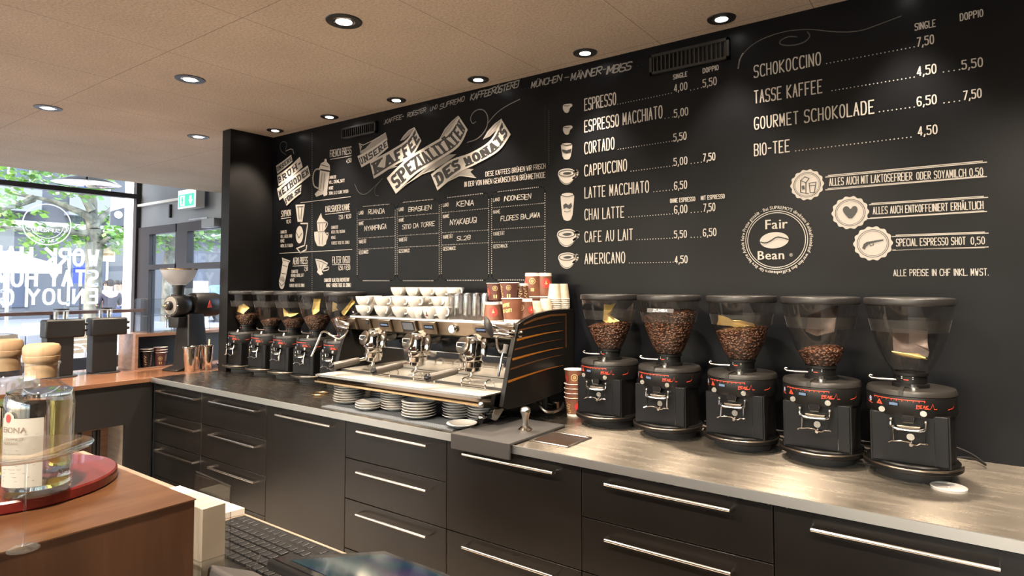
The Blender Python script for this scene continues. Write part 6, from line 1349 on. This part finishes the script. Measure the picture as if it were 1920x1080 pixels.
# terrace: platform, table, three people
q = atx(212, 560, -17.8); TY = q.y; PZ = .35
pf_ = MB().box(-23.4, -16.2, ty+.36, TY+2.6, -.02, PZ).build('terrace_platform', 'tile_step', None, smooth=False); tag(pf_, 'raised grey terrace platform right of the tree', 'platform')
tbl = empty('picnic_table', (-17.85, TY, PZ), label='reddish wooden table between the seated people', cat='table')
MB().box(-.3, .3, -.45, .65, .70, .75).build('table_top', 'table_wood', tbl, smooth=False)
for sx_ in (-.25, .25):
    for sy_ in (-.35, .55): MB().box(sx_-.03, sx_+.03, sy_-.03, sy_+.03, 0, .70).build('leg', 'table_wood', tbl, smooth=False)
def person(loc, rz, lab, shirt, hair='hair_dark', pants='cloth_jeans', lean=0):
    o = empty('person', loc, rz, lab, 'person')
    V = [(0, 0, .50), (0, 0, .62), (0, .01+lean*.3, .78), (0, .0+lean*.6, .93), (0, lean*.7, 1.00), (0, .015+lean*.9, 1.08), (0, .02+lean, 1.18), (0, .02+lean, 1.27)]
    Rr = [(.16, .12), (.14, .105), (.155, .11), (.12, .09), (.055, .055), (.062, .07), (.078, .09), (.05, .06)]
    E = [(i, i+1) for i in range(7)]
    for s in (-1, 1):
        k = len(V); V += [(s*.19, lean*.6, .93), (s*.25, .06+lean*.6, .68), (s*.16, .28+lean*.5, .76), (s*.10, .36+lean*.5, .77)]; Rr += [(.055, .055), (.042, .042), (.034, .034), (.03, .018)]; E += [(3, k), (k, k+1), (k+1, k+2), (k+2, k+3)]
        k = len(V); V += [(s*.10, .05, .48), (s*.13, .42, .47), (s*.13, .42, .08), (s*.13, .54, .03)]; Rr += [(.085, .08), (.06, .06), (.04, .045), (.035, .03)]; E += [(0, k), (k, k+1), (k+1, k+2), (k+2, k+3)]
    def skin(name, V, E, Rr, mname):
        me = bpy.data.meshes.new(name); me.from_pydata(V, E, []); me.materials.append(M[mname]); b_ = bpy.data.objects.new(name, me); COL.objects.link(b_); b_.parent = o
        md = b_.modifiers.new('skin', 'SKIN'); md.use_smooth_shade = True
        for i, r in enumerate(Rr): me.skin_vertices[0].data[i].radius = r
        me.skin_vertices[0].data[0].use_root = True
        s2 = b_.modifiers.new('sub', 'SUBSURF'); s2.levels = 1; s2.render_levels = 1; return b_
    body = skin('body', V, E, Rr, 'skin')
    # clothing: slightly larger shells on torso, arms and legs
    Vs = V[:4]+[V[8], V[9]]+[V[16], V[17]]; skin('shirt', Vs, [(0, 1), (1, 2), (2, 3), (3, 4), (4, 5), (3, 6), (6, 7)], [(r[0]+.014, r[1]+.014) for r in Rr[:4]]+[(.072, .072), (.058, .058)]*2, shirt)
    Vt = [V[0], V[12], V[13], V[14], V[20], V[21], V[22]]; skin('trousers', Vt, [(0, 1), (1, 2), (2, 3), (0, 4), (4, 5), (5, 6)], [(.165, .125), (.097, .09), (.072, .072), (.055, .058), (.097, .09), (.072, .072), (.055, .058)], pants)
    hd = Vector(V[6]); MB().sphere((hd.x, hd.y-.018, hd.z+.035), .092, 16, 10, (.92, 1.02, 1.05)).build('hair', hair, o)
    MB().cyl((0, hd.y+.08, hd.z-.0), (0, hd.y+.108, hd.z-.012), .008, .012, 8).build('nose', 'skin', o)
    for s in (-1, 1): MB().sphere((s*.03, hd.y+.082, hd.z+.018), .009, 8, 6).build('eye', 'hair_dark', o); MB().sphere((s*.082, hd.y+.0, hd.z), .018, 8, 6, (.4, 1, 1.3)).build('ear', 'skin', o)
    MB().box(-.022, .022, hd.y+.083, hd.y+.092, hd.z-.04, hd.z-.034).build('mouth', 'table_wood', o, smooth=False)
    return o
sf = lambda px, X: atx(px, 520, X).y
def stool(x, y, lab):
    o = empty('stool', (x, y, PZ), label=lab, cat='stool'); MB().box(-.2, .2, -.2, .2, .36, .40).build('seat', 'table_wood', o, smooth=False)
    for a in (-.17, .17):
        for c in (-.17, .17): MB().box(a-.02, a+.02, c-.02, c+.02, 0, .36).build('leg', 'window_frame', o, smooth=False)
ppl = [(208, -16.8, PI/2, 'person in a dark T-shirt seated with the back to the window', 'cloth_dark'), (219, -18.9, -PI/2-.3, 'person in a white shirt seated across the terrace table', 'cloth_white'), (229, -20.0, -PI/2-.6, 'person in a light blue shirt beside the white pier', 'cloth_blue'), (197, -22.6, -PI/2+.6, 'person in a grey top leaning in beside the tree trunk', 'cloth_grey')]
for px, X, rz, lab, sh_ in ppl:
    y = sf(px, X); person((X, y, PZ), rz, lab, sh_, lean=.03 if px != 194 else .10); stool(X, y, 'small wooden stool under the '+lab.split(' seated')[0].split(' beside')[0].split(' leaning')[0])
# cafe chairs just outside the glass
def cafe_chair(loc, rz, lab):
    o = empty('cafe_chair', loc, rz, lab, 'chair', 'aluminium cafe chairs outside the window')
    for s in (-1, 1):
        MB().tube(sm([(s*.23, .22, 0), (s*.23, .22, .44), (s*.23, -.20, .44), (s*.23, -.26, 0)], 4), .012, 8).build('leg_frame', 'alu', o)
        MB().tube(sm([(s*.23, .20, .44), (s*.25, .20, .64), (s*.25, -.18, .66), (s*.22, -.24, .60)], 4), .012, 8).build('armrest', 'alu', o)
    MB().tube(sm([(-.22, -.20, .44), (-.22, -.27, .78), (-.15, -.29, .86), (.15, -.29, .86), (.22, -.27, .78), (.22, -.20, .44)], 4), .013, 8).build('back_frame', 'alu', o)
    b = MB()
    for k in range(5): b.box(-.21, .21, -.285+.008*k, -.272+.008*k, .80-.07*k, .85-.07*k)
    b.build('backrest', 'slat_wood', o, smooth=False); b = MB()
    for k in range(6): b.box(-.21, .21, -.19+.066*k, -.135+.066*k, .445, .46)
    b.build('seat', 'slat_wood', o, smooth=False); return o
q = atx(22, 640, -10.35); cafe_chair((-10.5, q.y-.05, -.02), R_(-95), 'aluminium cafe chair with wooden slats outside, left of the tower brewers')
q = atx(178, 660, -10.4); cafe_chair((-10.6, q.y+.05, -.02), R_(-80), 'aluminium cafe chair outside, seen between the tower brewers')
# bollards / low planter stones to break up the pavement
for i, px in enumerate((5, 28, 60, 150)):
    q = atx(px, 612, -19.5); o = MB().box(-.2, .2, -.17, .17, 0, .28).build('stone_block', 'tile_step', None, bev=.03); o.location = (-19.5, q.y, -.02)
    tag(o, ('stone kerb block at the picture edge', 'second stone kerb block outside, left of the tower brewers', 'third stone kerb block outside, behind the left tower brewer', 'stone kerb block outside, left of the tree foot')[i], 'stone block', 'stone blocks along the kerb')
# white A-board seen through the door, parked car shape beyond it
ab = empty('a_board', tuple(Vector((-12.5, 0, 0))), label='white sandwich board outside the glazed door', cat='sign'); q = atx(364, 545, -12.5); ab.location = (-12.5, q.y, -.02)
MB().box(-.02, .02, -.28, .28, .9, 1.62).build('panel', 'awning_white', ab, bev=.01); MB().box(-.02, .02, -.28, -.24, 0, .9).build('leg', 'alu', ab, smooth=False); MB().box(-.02, .02, .24, .28, 0, .9).build('leg', 'alu', ab, smooth=False)
cr = empty('parked_car', (-24, 14.2, .1), label='pale blue parked car across the street, seen through the door', cat='car')
bd = MB(); prof = [(-2.1, .35), (-2.1, .85), (-1.5, .98), (-1.0, 1.42), (.7, 1.45), (1.4, 1.0), (2.1, .88), (2.15, .35)]
bd.prism(prof, -.85, .85, 'x'); bd.build('body', 'cloth_blue', cr, bev=.08)
MB().prism([(-1.35, .98), (-.95, 1.36), (.65, 1.38), (1.2, 1.0)], .852, .862, 'x').build('side_window', 'window_dark', cr, smooth=False)
for y in (-1.35, 1.35):
    for x in (-.75, .75): MB().cyl((x-.12, y, .33), (x+.12, y, .33), .33, seg=24).build('wheel', 'black_rubber', cr)
